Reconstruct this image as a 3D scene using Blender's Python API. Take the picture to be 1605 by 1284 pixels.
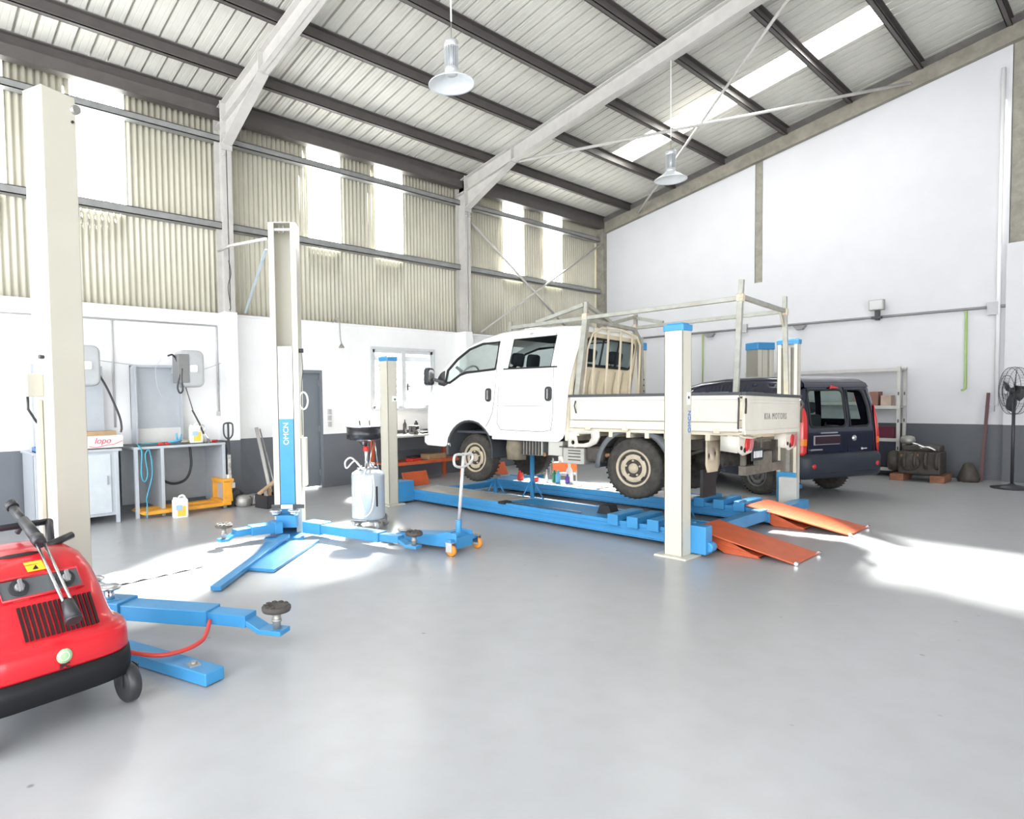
import bpy, bmesh, math, random
from mathutils import Vector, Matrix
from mathutils.geometry import delaunay_2d_cdt
random.seed(7)
for _o in list(bpy.data.objects): bpy.data.objects.remove(_o)
C = bpy.context.scene.collection
SC = bpy.context.scene
PI = math.pi
# ------------------------------------------------------------------ camera
YAW, PITCH, ROLL, FPX, CX, CY = 0.8473, -0.04220, -0.01390, 1001.44, 680.47, 667.60
f_ = Vector((math.cos(YAW)*math.cos(PITCH), math.sin(YAW)*math.cos(PITCH), math.sin(PITCH)))
r_ = Vector((math.sin(YAW), -math.cos(YAW), 0)); u_ = r_.cross(f_)
R2 = math.cos(ROLL)*r_ + math.sin(ROLL)*u_; U2 = -math.sin(ROLL)*r_ + math.cos(ROLL)*u_
cam = bpy.data.cameras.new('camera'); cam_o = bpy.data.objects.new('camera', cam); C.objects.link(cam_o)
mw = Matrix((R2, U2, -f_)).transposed().to_4x4(); mw.translation = Vector((0, 0, 1.55))
cam_o.matrix_world = mw
cam.sensor_fit = 'HORIZONTAL'; cam.sensor_width = 36.0
cam.lens = 36.0*FPX/1605.0
cam.shift_x = (802.5-CX)/1605.0; cam.shift_y = (CY-642.0)/1605.0
cam.clip_start = 0.05; cam.clip_end = 300
SC.camera = cam_o
# ------------------------------------------------------------------ view, world, sun
SC.view_settings.view_transform = 'Standard'; SC.view_settings.look = 'None'
SC.view_settings.gamma = 1.0; SC.view_settings.exposure = 0.45
SC.view_settings.use_curve_mapping = False
W = bpy.data.worlds.new('world'); SC.world = W; W.use_nodes = True
wn = W.node_tree; wn.nodes.clear()
wo = wn.nodes.new('ShaderNodeOutputWorld'); wb = wn.nodes.new('ShaderNodeBackground')
wb.inputs[0].default_value = (0.93, 0.97, 1.0, 1); wb.inputs[1].default_value = 3.0
wn.links.new(wb.outputs[0], wo.inputs[0])
sl = bpy.data.lights.new('sun', 'SUN'); sun = bpy.data.objects.new('sun', sl); C.objects.link(sun)
SUN_AZ = Vector((-0.70, -0.71, 0)).normalized(); SUN_EL = math.radians(43.5)
sd = SUN_AZ*math.cos(SUN_EL) - Vector((0, 0, math.sin(SUN_EL)))
sun.rotation_euler = sd.to_track_quat('-Z', 'Y').to_euler()
sl.energy = 135.0; sl.angle = math.radians(8); sl.color = (1.0, 0.97, 0.9)
def daylight(name, loc, aim, sx, sy, power, col=(1, 1, 1)):
    l = bpy.data.lights.new(name, 'AREA'); l.shape = 'RECTANGLE'; l.size = sx; l.size_y = sy
    l.energy = power; l.color = col
    o = bpy.data.objects.new(name, l); C.objects.link(o); o.location = loc
    o.rotation_euler = (Vector(aim)-Vector(loc)).to_track_quat('-Z', 'Y').to_euler()
    return o
# fill lamps added for daylight from unseen vehicle doors behind the viewer
daylight('door_daylight_fill', (-.8, -8.8, 2.4), (-.8, 0, 1.9), 8.0, 4.4, 360, (1, 0.99, 0.97))
daylight('door_daylight_fill', (-3.95, 2.0, 2.5), (0, 2.0, 4.3), 11.0, 4.6, 520, (0.97, 0.99, 1))  # added at the unseen open end, tilted up to brighten the roof

# ------------------------------------------------------------------ materials
MATS = {}
def mat(name, col, rough=0.5, metal=0.0, noise=0.0, scale=8.0, bump=0.0, bscale=None, spec=0.5, trans=0.0, col2=None, coat=0.0, emis=None, stretch=None, alpha=1.0, ior=1.45):
    if name in MATS: return MATS[name]
    m = bpy.data.materials.new(name); m.use_nodes = True
    nt = m.node_tree; b = nt.nodes['Principled BSDF']
    b.inputs['Base Color'].default_value = (*col, 1)
    b.inputs['Roughness'].default_value = rough; b.inputs['Metallic'].default_value = metal
    b.inputs['Specular IOR Level'].default_value = spec
    b.inputs['Transmission Weight'].default_value = trans
    b.inputs['Coat Weight'].default_value = coat
    b.inputs['Alpha'].default_value = alpha
    b.inputs['IOR'].default_value = ior
    tc = nt.nodes.new('ShaderNodeTexCoord'); mp = nt.nodes.new('ShaderNodeMapping')
    nt.links.new(tc.outputs['Object'], mp.inputs[0])
    if stretch: mp.inputs['Scale'].default_value = stretch
    nz = nt.nodes.new('ShaderNodeTexNoise'); nz.inputs['Scale'].default_value = scale
    nz.inputs['Detail'].default_value = 6; nz.inputs['Roughness'].default_value = 0.6
    nt.links.new(mp.outputs[0], nz.inputs['Vector'])
    amt = noise if noise > 0 else 0.04
    c2 = col2 if col2 else tuple(c*(1-amt*2) for c in col)
    rp = nt.nodes.new('ShaderNodeValToRGB')
    rp.color_ramp.elements[0].position = 0.35; rp.color_ramp.elements[1].position = 0.68
    rp.color_ramp.elements[0].color = (*c2, 1); rp.color_ramp.elements[1].color = (*col, 1)
    nt.links.new(nz.outputs[0], rp.inputs[0]); nt.links.new(rp.outputs[0], b.inputs['Base Color'])
    if bump > 0:
        n2 = nt.nodes.new('ShaderNodeTexNoise'); n2.inputs['Scale'].default_value = bscale or scale*4
        nt.links.new(mp.outputs[0], n2.inputs['Vector'])
        bp = nt.nodes.new('ShaderNodeBump'); bp.inputs['Strength'].default_value = bump
        bp.inputs['Distance'].default_value = 0.02
        nt.links.new(n2.outputs[0], bp.inputs['Height']); nt.links.new(bp.outputs[0], b.inputs['Normal'])
    if emis:
        b.inputs['Emission Color'].default_value = (*emis[:3], 1); b.inputs['Emission Strength'].default_value = emis[3]
    MATS[name] = m
    return m

# ------------------------------------------------------------------ mesh builder
class MB:
    def __init__(s): s.bm = bmesh.new(); s.mi = 0; s.M = Matrix.Identity(4)
    def _f(s, vs):
        try:
            f = s.bm.faces.new(vs); f.material_index = s.mi; return f
        except ValueError: return None
    def v(s, p): return s.bm.verts.new(s.M @ Vector(p))
    def box(s, x0, x1, y0, y1, z0, z1):
        v = [s.v((x, y, z)) for z in (z0, z1) for y in (y0, y1) for x in (x0, x1)]
        for q in ((0, 2, 3, 1), (4, 5, 7, 6), (0, 1, 5, 4), (2, 6, 7, 3), (0, 4, 6, 2), (1, 3, 7, 5)): s._f([v[i] for i in q])
        return s
    def bar(s, p0, p1, w, h, up=(0, 0, 1)):
        p0, p1 = Vector(p0), Vector(p1); d = (p1-p0).normalized(); up = Vector(up)
        if abs(d.dot(up)) > .98: up = Vector((1, 0, 0))
        a = d.cross(up).normalized(); b = a.cross(d).normalized()
        v = [s.v(p + a*i*w/2 + b*j*h/2) for p in (p0, p1) for i, j in ((-1, -1), (1, -1), (1, 1), (-1, 1))]
        for q in ((0, 1, 2, 3), (7, 6, 5, 4), (0, 4, 5, 1), (1, 5, 6, 2), (2, 6, 7, 3), (3, 7, 4, 0)): s._f([v[i] for i in q])
        return s
    def tube(s, pts, r, seg=10, closed=False, caps=True, smoothn=0):
        pts = [Vector(p) for p in pts]
        if smoothn: pts = catmull(pts, smoothn, closed)
        n = len(pts); rings = []; up = None
        for i, p in enumerate(pts):
            if closed: d = (pts[(i+1) % n]-pts[i-1]).normalized()
            else: d = (pts[min(i+1, n-1)]-pts[max(i-1, 0)]).normalized()
            if up is None:
                up = Vector((0, 0, 1)) if abs(d.z) < .9 else Vector((1, 0, 0))
            a = d.cross(up)
            if a.length < 1e-6: a = d.cross(Vector((0, 1, 0)))
            a.normalize(); b = a.cross(d).normalized(); up = b
            rr = r[i] if isinstance(r, (list, tuple)) else r
            rings.append([s.v(p + (a*math.cos(t)+b*math.sin(t))*rr) for t in [2*PI*k/seg for k in range(seg)]])
        m = n if closed else n-1
        for i in range(m):
            A, B = rings[i], rings[(i+1) % n]
            for k in range(seg):
                f = s._f([A[k], A[(k+1) % seg], B[(k+1) % seg], B[k]])
                if f: f.smooth = True
        if caps and not closed: s._f(rings[0][::-1]); s._f(rings[-1])
        return s
    def cyl(s, p0, p1, r, r2=None, seg=20, caps=True):
        return s.tube([p0, p1], [r, r if r2 is None else r2], seg, caps=caps)
    def lathe(s, prof, c=(0, 0, 0), axis='z', seg=28, ang=2*PI):
        c = Vector(c); rings = []; full = abs(ang-2*PI) < 1e-6
        for (r, z) in prof:
            ring = []
            for k in range(seg if full else seg+1):
                t = ang*k/seg
                x, y = r*math.cos(t), r*math.sin(t)
                q = Vector((x, y, z)) if axis == 'z' else (Vector((z, x, y)) if axis == 'x' else Vector((x, z, y)))
                ring.append(s.v(c+q))
            rings.append(ring)
        n = len(rings[0])
        for A, B in zip(rings, rings[1:]):
            for k in range(n if full else n-1):
                f = s._f([A[k], A[(k+1) % n], B[(k+1) % n], B[k]])
                if f: f.smooth = True
        if full:
            if prof[0][0] > 1e-4: s._f(rings[0][::-1])
            if prof[-1][0] > 1e-4: s._f(rings[-1])
        return s
    def prism(s, poly, a0, a1, plane='xz'):
        """polygon in a plane, extruded along the third axis from a0 to a1"""
        def P(p, a):
            if plane == 'xz': return (p[0], a, p[1])
            if plane == 'yz': return (a, p[0], p[1])
            return (p[0], p[1], a)
        A = [s.v(P(p, a0)) for p in poly]; B = [s.v(P(p, a1)) for p in poly]
        s._f(A); s._f(B[::-1]); n = len(poly)
        for i in range(n): s._f([A[i], B[i], B[(i+1) % n], A[(i+1) % n]])
        return s
    def quad(s, *ps): s._f([s.v(p) for p in ps]); return s
    def grid(s, rows, smooth=True, closed=False):
        R = [[s.v(p) for p in row] for row in rows]
        for A, B in zip(R, R[1:]):
            n = len(A)
            for k in range(n if closed else n-1):
                f = s._f([A[k], A[(k+1) % n], B[(k+1) % n], B[k]])
                if f and smooth: f.smooth = True
        return s
    def build(s, name, m, parent=None, loc=None, rot=None, bevel=0, seg=2, solid=0, subd=0, smooth=None, weld=False):
        if weld: bmesh.ops.remove_doubles(s.bm, verts=s.bm.verts, dist=1e-4)
        bmesh.ops.recalc_face_normals(s.bm, faces=s.bm.faces)
        if smooth:
            for f in s.bm.faces: f.smooth = True
        me = bpy.data.meshes.new(name); s.bm.to_mesh(me); s.bm.free()
        for q in (m if isinstance(m, (list, tuple)) else [m]): me.materials.append(q)
        o = bpy.data.objects.new(name, me); C.objects.link(o)
        if parent: o.parent = parent
        if loc: o.location = loc
        if rot: o.rotation_euler = rot
        if solid:
            md = o.modifiers.new('solid', 'SOLIDIFY'); md.thickness = solid; md.offset = 0
        if bevel:
            md = o.modifiers.new('bevel', 'BEVEL'); md.width = bevel; md.segments = seg; md.limit_method = 'ANGLE'; md.angle_limit = math.radians(40)
        if subd:
            md = o.modifiers.new('sub', 'SUBSURF'); md.levels = subd; md.render_levels = subd
        return o
def each(mb, name, m, parent=None, **k):
    """every loose piece of the builder becomes a part of its own, all of the same name"""
    bm = mb.bm; bm.verts.ensure_lookup_table(); seen = set(); out = []
    for v0 in bm.verts:
        if v0 in seen: continue
        st = [v0]; isl = []; seen.add(v0)
        while st:
            v = st.pop(); isl.append(v)
            for e in v.link_edges:
                w = e.other_vert(v)
                if w not in seen: seen.add(w); st.append(w)
        n = MB(); mp = {v: n.bm.verts.new(v.co) for v in isl}; fs = {f for v in isl for f in v.link_faces}
        for f in fs:
            g = n.bm.faces.new([mp[v] for v in f.verts]); g.smooth = f.smooth; g.material_index = f.material_index
        out.append(n.build(name, m, parent, **k))
    bm.free()
    return out
def catmull(p, n, closed=False):
    out = []; L = len(p)
    m = L if closed else L-1
    for i in range(m):
        if closed: a, b, c, d = p[i-1], p[i], p[(i+1) % L], p[(i+2) % L]
        else: a, b, c, d = p[max(i-1, 0)], p[i], p[i+1], p[min(i+2, L-1)]
        for k in range(n):
            t = k/n
            out.append(0.5*((2*b)+(c-a)*t+(2*a-5*b+4*c-d)*t*t+(3*b-a-3*c+d)*t**3))
    if not closed: out.append(p[-1])
    return out
def thing(name, label, cat, loc=(0, 0, 0), rz=0.0, group=None):
    o = bpy.data.objects.new(name, None); C.objects.link(o); o.empty_display_size = .1
    o.location = loc; o.rotation_euler = (0, 0, rz); o['label'] = label; o['category'] = cat
    if group: o['group'] = group
    return o
def tag(o, label, cat, group=None):
    o['label'] = label; o['category'] = cat
    if group: o['group'] = group
    return o
def lab(o, label): o['label'] = label; return o
def struct(o, label=None):
    o['kind'] = 'structure'
    if label: o['label'] = label
    return o
def copy_tree(o, parent=None):
    c = o.copy(); C.objects.link(c)
    if parent: c.parent = parent
    for ch in list(o.children): copy_tree(ch, c)
    return c
def text(name, s, size, m, parent=None, loc=(0, 0, 0), rot=(0, 0, 0), ext=0.002, align='CENTER', sx=1.0, bold=0.0, shear=0.0, spc=1.0):
    cu = bpy.data.curves.new(name, 'FONT'); cu.body = s; cu.size = size; cu.extrude = ext; cu.align_x = align; cu.align_y = 'CENTER'
    cu.offset = bold; cu.shear = shear; cu.space_character = spc
    t = bpy.data.objects.new('tmp', cu); C.objects.link(t)
    bpy.context.view_layer.update()
    me = bpy.data.meshes.new_from_object(t.evaluated_get(bpy.context.evaluated_depsgraph_get()))
    bpy.data.objects.remove(t)
    me.name = name; me.materials.clear(); me.materials.append(m)
    o = bpy.data.objects.new(name, me); C.objects.link(o)
    if parent: o.parent = parent
    o.location = loc; o.rotation_euler = rot; o.scale = (sx, 1, 1)
    return o
def panel(mb, outline, holes, fn, step=0.08, mi=0):
    """a sheet with holes: 2D outline triangulated on a lattice, then mapped to 3D by fn(a, b)"""
    def dens(poly):
        out = []
        for i, p in enumerate(poly):
            q = poly[(i+1) % len(poly)]; L = math.hypot(q[0]-p[0], q[1]-p[1]); k = max(1, int(math.ceil(L/step)))
            for j in range(k): out.append((p[0]+(q[0]-p[0])*j/k, p[1]+(q[1]-p[1])*j/k))
        return out
    def inside(pt, poly):
        x, y = pt; c = False; n = len(poly)
        for i in range(n):
            x1, y1 = poly[i]; x2, y2 = poly[i-1]
            if (y1 > y) != (y2 > y) and x < (x2-x1)*(y-y1)/(y2-y1)+x1: c = not c
        return c
    loops = [dens(outline)]+[dens(h) for h in holes]
    pts, edges = [], []
    for L in loops:
        b = len(pts); pts += L; edges += [(b+i, b+(i+1) % len(L)) for i in range(len(L))]
    xs = [p[0] for p in loops[0]]; ys = [p[1] for p in loops[0]]
    bl = list(pts); x = min(xs)+step/2
    while x < max(xs):
        y = min(ys)+step/2
        while y < max(ys):
            if inside((x, y), loops[0]) and not any(inside((x, y), h) for h in loops[1:]) and min((x-q[0])**2+(y-q[1])**2 for q in bl) > (step*.45)**2: pts.append((x, y))
            y += step
        x += step
    r = delaunay_2d_cdt([Vector(p) for p in pts], edges, [], 0, 1e-6)
    V = [mb.v(fn(p.x, p.y)) for p in r[0]]; mb.mi = mi
    for fc in r[2]:
        c = (sum(r[0][i].x for i in fc)/len(fc), sum(r[0][i].y for i in fc)/len(fc))
        if inside(c, loops[0]) and not any(inside(c, h) for h in loops[1:]):
            f = mb._f([V[i] for i in fc])
            if f: f.smooth = True
    return mb
def rrect(x0, x1, y0, y1, r, n=5):
    out = []
    for cx, cy, a in ((x1-r, y1-r, 0), (x0+r, y1-r, 90), (x0+r, y0+r, 180), (x1-r, y0+r, 270)):
        for k in range(n+1):
            t = math.radians(a+90*k/n); out.append((cx+r*math.cos(t), cy+r*math.sin(t)))
    return out
def arc(cx, cy, r, a0, a1, n=10): return [(cx+r*math.cos(math.radians(a0+(a1-a0)*k/n)), cy+r*math.sin(math.radians(a0+(a1-a0)*k/n))) for k in range(n+1)]
# ================================================================== THE BUILDING
M_white = mat('wall_white_paint', (.86, .86, .87), .6, noise=.02, scale=3, bump=.06, bscale=60)
M_dado = mat('wall_grey_paint', (.145, .157, .178), .45, noise=.04, scale=2.5, bump=.04, bscale=50)
M_steel = mat('painted_grey_steel', (.55, .53, .505), .55, noise=.07, scale=5)
M_purlin = mat('purlin_grey_steel', (.105, .095, .09), .55, noise=.08, scale=6)
M_girt = mat('girt_galvanised', (.33, .335, .33), .5, metal=.3, noise=.08, scale=9)
M_leakstrip = mat('roof_edge_dark', (.16, .15, .14), .7, noise=.1)
M_roof = mat('roof_sheet_underside', (.64, .625, .575), .55, noise=.05, scale=2)
M_clad = mat('cladding_cream_sheet', (.60, .57, .47), .5, noise=.05, scale=2)
M_conc = mat('bare_concrete', (.33, .31, .265), .85, noise=.15, scale=7, bump=.3)
# floor: glossy light grey epoxy paint with scuffs and specks
def floor_mat():
    m = bpy.data.materials.new('epoxy_floor'); m.use_nodes = True; nt = m.node_tree; b = nt.nodes['Principled BSDF']
    tc = nt.nodes.new('ShaderNodeTexCoord')
    n1 = nt.nodes.new('ShaderNodeTexNoise'); n1.inputs['Scale'].default_value = .8; n1.inputs['Detail'].default_value = 5
    n2 = nt.nodes.new('ShaderNodeTexNoise'); n2.inputs['Scale'].default_value = 34; n2.inputs['Detail'].default_value = 3
    n3 = nt.nodes.new('ShaderNodeTexVoronoi'); n3.inputs['Scale'].default_value = 3.1; n3.feature = 'F1'
    n4 = nt.nodes.new('ShaderNodeTexNoise'); n4.inputs['Scale'].default_value = 5.0; n4.inputs['Detail'].default_value = 8
    for n in (n1, n2, n3, n4): nt.links.new(tc.outputs['Object'], n.inputs['Vector'])
    r1 = nt.nodes.new('ShaderNodeValToRGB'); r1.color_ramp.elements[0].position = .2; r1.color_ramp.elements[1].position = .8
    r1.color_ramp.elements[0].color = (.358, .364, .380, 1); r1.color_ramp.elements[1].color = (.392, .398, .414, 1)
    nt.links.new(n1.outputs[0], r1.inputs[0])
    r3 = nt.nodes.new('ShaderNodeValToRGB'); r3.color_ramp.elements[0].position = .025; r3.color_ramp.elements[1].position = .055
    r3.color_ramp.elements[0].color = (.6, .57, .54, 1); r3.color_ramp.elements[1].color = (1, 1, 1, 1)
    nt.links.new(n3.outputs['Distance'], r3.inputs[0])
    r4 = nt.nodes.new('ShaderNodeValToRGB'); r4.color_ramp.elements[0].position = .30; r4.color_ramp.elements[1].position = .60
    r4.color_ramp.elements[0].color = (.94, .935, .925, 1); r4.color_ramp.elements[1].color = (1, 1, 1, 1)
    nt.links.new(n4.outputs[0], r4.inputs[0])
    mx = nt.nodes.new('ShaderNodeMix'); mx.data_type = 'RGBA'; mx.blend_type = 'MULTIPLY'; mx.inputs[0].default_value = 1
    nt.links.new(r1.outputs[0], mx.inputs[6]); nt.links.new(r3.outputs[0], mx.inputs[7])
    m2 = nt.nodes.new('ShaderNodeMix'); m2.data_type = 'RGBA'; m2.blend_type = 'MULTIPLY'; m2.inputs[0].default_value = 1
    nt.links.new(mx.outputs[2], m2.inputs[6]); nt.links.new(r4.outputs[0], m2.inputs[7])
    nt.links.new(m2.outputs[2], b.inputs['Base Color'])
    b.inputs['Roughness'].default_value = .30
    bp = nt.nodes.new('ShaderNodeBump'); bp.inputs['Strength'].default_value = .05; bp.inputs['Distance'].default_value = .01
    nt.links.new(n2.outputs[0], bp.inputs['Height']); nt.links.new(bp.outputs[0], b.inputs['Normal'])
    return m
M_floor = floor_mat()
XG, YL = 14.6, 9.78          # gable wall, long left wall
X0, Y0 = -4.0, -9.0
struct(MB().box(X0, XG+.3, Y0, YL+.3, -.2, 0).build('floor', M_floor))
# long left wall: masonry with grey dado, door and window openings
DX0, DX1, DZ = 5.22, 6.01, 2.08
WX0, WX1, WZ0, WZ1 = 7.11, 8.62, 1.38, 2.50
def wall_cells(mb, mi, xs, zs, skip, y0, y1):
    mb.mi = mi
    for a, b in zip(xs, xs[1:]):
        for c, d in zip(zs, zs[1:]):
            if not skip((a+b)/2, (c+d)/2): mb.box(a, b, y0, y1, c, d)
inop = lambda x, z: (DX0 < x < DX1 and z < DZ) or (WX0 < x < WX1 and WZ0 < z < WZ1)
mb = MB()
wall_cells(mb, 0, [X0, DX0, DX1, WX0, WX1, XG+.2], [.95, WZ0, DZ, WZ1, 2.90], inop, YL, YL+.2)
wall_cells(mb, 1, [X0, DX0, DX1, XG+.2], [0, .95], inop, YL, YL+.2)
struct(mb.build('wall_left', [M_white, M_dado], weld=False))
struct(MB().box(X0, XG+.2, YL-.03, YL+.22, 2.90, 2.935).build('trim_1', M_white))
# corrugated cladding above the masonry, translucent strips between
EAVE = 5.78
def zr(y, h=0.0): return EAVE + h + 0.199*(YL-y)
strips = [(.77, 1.44), (2.24, 2.90), (5.87, 6.55), (7.31, 7.99), (10.89, 11.59), (12.34, 13.04), (-2.2, -1.5)]
ZS = 4.30
def corr(x): return YL+.10+.016*math.sin(2*PI*x/.085)
mb = MB(); dx = .085/8; n = int((XG-.02+4.0)/dx)
def strip_at(x): return any(a < x < b for a, b in strips)
prev = None
for i in range(n+1):
    x = -4.0+i*dx; y = corr(x); col = [mb.v((x, y, 2.93)), mb.v((x, y, ZS)), mb.v((x, y, 6.12))]
    if prev:
        f = mb._f([prev[0], col[0], col[1], prev[1]]); f.smooth = True
        if not strip_at(x-dx/2):
            f = mb._f([prev[1], col[1], col[2], prev[2]]); f.smooth = True
    prev = col
struct(mb.build('wall_left', M_clad, solid=.002), 'cream corrugated sheet cladding above the masonry')
# translucent plastic sheet
mt = bpy.data.materials.new('translucent_sheet'); mt.use_nodes = True; nt = mt.node_tree; nt.nodes.clear()
o_ = nt.nodes.new('ShaderNodeOutputMaterial'); tr = nt.nodes.new('ShaderNodeBsdfTranslucent'); tp = nt.nodes.new('ShaderNodeBsdfTransparent'); mx = nt.nodes.new('ShaderNodeMixShader')
nz = nt.nodes.new('ShaderNodeTexNoise'); nz.inputs['Scale'].default_value = 3; rp = nt.nodes.new('ShaderNodeValToRGB')
rp.color_ramp.elements[0].color = (.93, .96, .96, 1); rp.color_ramp.elements[1].color = (1, 1, 1, 1)
nt.links.new(nz.outputs[0], rp.inputs[0]); nt.links.new(rp.outputs[0], tr.inputs[0]); tp.inputs[0].default_value = (.97, 1, 1, 1)
mx.inputs[0].default_value = .72
nt.links.new(tr.outputs[0], mx.inputs[1]); nt.links.new(tp.outputs[0], mx.inputs[2]); nt.links.new(mx.outputs[0], o_.inputs[0])
for k, (a, b) in enumerate(strips):
    mb = MB(); m_ = int((b-a+.04)/dx)
    mb.grid([[(a-.02+i*dx, corr(a-.02+i*dx)-.004, z) for i in range(m_+1)] for z in (ZS-.05, 6.1)])
    struct(mb.build('window_%d' % (k+2), mt), 'tall translucent strip in the corrugated cladding')
# girts and eave beam along the left wall
for z, h in ((4.235, .11), (5.57, .1)):
    mb = MB(); mb.box(-4.0, XG-.1, YL-.08, YL+.06, z, z+.012); mb.box(-4.0, XG-.1, YL-.08, YL-.068, z, z+h); mb.box(-4.0, XG-.1, YL-.08, YL+.06, z+h-.01, z+h)
    struct(mb.build('wall_girt', M_girt), 'horizontal steel girt across the corrugated cladding')
# roof purlins: C sections running the length of the hall
PY = [9.72, 8.93, 7.72, 6.56, 5.27, 4.10, 3.0, 1.8, .75, -.3, -1.5, -2.7, -3.9, -5.1, -6.3, -7.5]
YR = .25
def zroof(y, h=0): return zr(y, h) if y >= YR else zr(2*YR-y, h)
for k, y in enumerate(PY):
    z = zroof(y, .25); h = .19; s = -1
    mb = MB(); mb.box(-4.0, XG, y-.006, y+.006, z, z+h); mb.box(-4.0, XG, y-.07, y+.006, z, z+.012); mb.box(-4.0, XG, y-.07, y+.006, z+h-.012, z+h)
    mb.box(-4.0, XG, y-.07, y-.062, z, z+.03)
    struct(mb.build('roof_purlin', M_purlin), 'long dark steel purlin under the roof sheets')
struct(MB().box(-4.0, XG, YL-.16, YL-.02, 5.90, 5.925).box(-4.0, XG, YL-.17, YL-.155, 5.9, 6.06).build('trim_2', M_purlin), 'eave beam along the top of the left wall')
# rafters and columns (portal frames); the third is the gable frame
def portal(x, w=.16):
    mb = MB(); T = .014
    D = .28
    for sgn in (1, -1):
        def yy(y): return y if sgn == 1 else 2*YR-y
        def seg(ya, yb, off0a, off0b, off1a, off1b, xa, xb):
            pts = [(yy(ya), zr(ya, off0a)), (yy(yb), zr(yb, off0b)), (yy(yb), zr(yb, off1b)), (yy(ya), zr(ya, off1a))]
            mb.prism(pts, xa, xb, 'yz')
        top = .24
        seg(YL-.05, YR, top, top, top-T, top-T, x-w/2, x+w/2)
        seg(YL-.05, YR, top-D+T, top-D+T, top-D, top-D, x-w/2, x+w/2)
        seg(YL-.05, YR, top, top, top-D, top-D, x-.006, x+.006)
        # haunch
        ya, yb = YL-.3, YL-1.55
        seg(ya, yb, top-D, top-D, top-D-.34, top-D-.01, x-.006, x+.006)
        seg(ya, yb, top-D-.34, top-D-.0, top-D-.34-T, top-D-T, x-w/2, x+w/2)
        mb.box(x-w/2, x+w/2, yy(yb)-.008, yy(yb)+.008, zr(yb, top-D), zr(yb, top))
        # end plates + column
        c = yy(YL-.30)
        mb.box(x-w/2-.01, x+w/2+.01, c-.012, c+.012, zr(YL-.3, top-D-.42), zr(YL-.3, top+.02))
        for b in (-1, 1):
            for q in range(4): mb.cyl((x+b*.055, c-sgn*.03, 5.30+q*.16), (x+b*.055, c+sgn*.02, 5.30+q*.16), .012, seg=6)
        y1, y2 = sorted((yy(YL-.02), yy(YL-.29)))
        zc = zr(YL-.1, top)
        if sgn == 1:
            mb.box(x-w/2, x+w/2, y2-T, y2, 2.9, zc); mb.box(x-w/2, x+w/2, y1, y1+T, 2.9, zc); mb.box(x-.006, x+.006, y1, y2, 2.9, zc)
        else:
            mb.box(x-w/2, x+w/2, y2-T, y2, 0, zc); mb.box(x-w/2, x+w/2, y1, y1+T, 0, zc); mb.box(x-.006, x+.006, y1, y2, 0, zc)
    return mb
for x in (-1.0, 4.23, 9.38):
    struct(portal(x).build('portal_frame', M_steel), 'light grey steel I-beam column and sloping rafter')
    mb = MB(); mb.mi = 0; mb.box(x-.1, x+.1, YL-.30, YL, .95, 2.93); mb.mi = 1; mb.box(x-.1, x+.1, YL-.30, YL, 0, .95)
    struct(mb.build('trim_%d' % (3+int(x > 0)+int(x > 5)), [M_white, M_dado]), 'painted pilaster under the steel column')
# gable wall on the right
GB = .0
mb = MB()
poly = lambda y0, y1, z0: [(y0, z0), (y1, z0), (y1, zroof(y1, -.02)), (y0, zroof(y0, -.02))]
mb.mi = 0
def gp(y0, y1, z0, x0=XG, x1=XG+.2):
    if y0 < YR < y1:
        gp(y0, YR, z0, x0, x1); gp(YR, y1, z0, x0, x1); return
    mb.prism(poly(y0, y1, z0), x0, x1, 'yz')
gp(5.89, YL+.02, .97); gp(1.73, 5.73, .97)
mb.box(XG, XG+.2, 5.73, 5.89, .97, 3.98)
gp(-4.0, 1.33, .97); mb.box(XG, XG+.2, 1.33, 1.73, .97, 4.05)
mb.mi = 1; mb.box(XG, XG+.2, -9.0, YL, 0, .97)
mb.mi = 0; mb.prism([(-9, .97), (-4.0, .97), (-4.0, zroof(-4.0)), (-9, zroof(-9))], XG, XG+.2, 'yz')
struct(mb.build('wall_right', [mat('gable_white_shaded', (.62, .62, .645), .6, noise=.02, scale=2, bump=.06, bscale=60), mat('gable_grey_shaded', (.085, .092, .106), .45, noise=.04, scale=2.5)]))  # gable paints darker than the left wall's same paints: shade put into colour
struct(MB().box(XG+.01, XG+.19, 5.74, 5.88, 3.98, zr(5.8, 0)).build('trim_7', M_conc), 'bare concrete post in the white gable wall')
struct(MB().box(XG+.01, XG+.19, 1.34, 1.72, 4.05, zr(1.5, 0)).build('trim_8', M_conc), 'wide bare concrete post at the right of the gable wall')
mb = MB()
M_gb = mat('gable_beam_concrete', (.30, .275, .23), .8, noise=.14, scale=5, bump=.2)
for y0, y1 in ((YR, YL), (-9.0, YR)):
    mb.prism([(y0, zroof(y0, -.02)), (y1, zroof(y1, -.02)), (y1, zroof(y1, .25)), (y0, zroof(y0, .25))], XG-.12, XG+.2, 'yz')
struct(mb.build('gable_beam', M_gb), 'sloping beam along the top of the gable wall')
mb = MB()
for y0, y1 in ((YR, YL+.2), (-9.0, YR)):
    mb.prism([(y0, zroof(y0, .25)), (y1, zroof(y1, .25)), (y1, zroof(y1, .45)), (y0, zroof(y0, .45))], XG+.0, XG+.2, 'yz')
struct(mb.build('trim_12', M_leakstrip), 'dark strip added against light leaking between gable beam and roof sheets')  # strip added to block the light leak above the beam
mb = MB().box(XG-.16, XG+.0, YL-.16, YL+.05, 2.93, 6.0)
struct(mb.build('trim_9', M_conc), 'corner post between cladding and gable')
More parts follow.
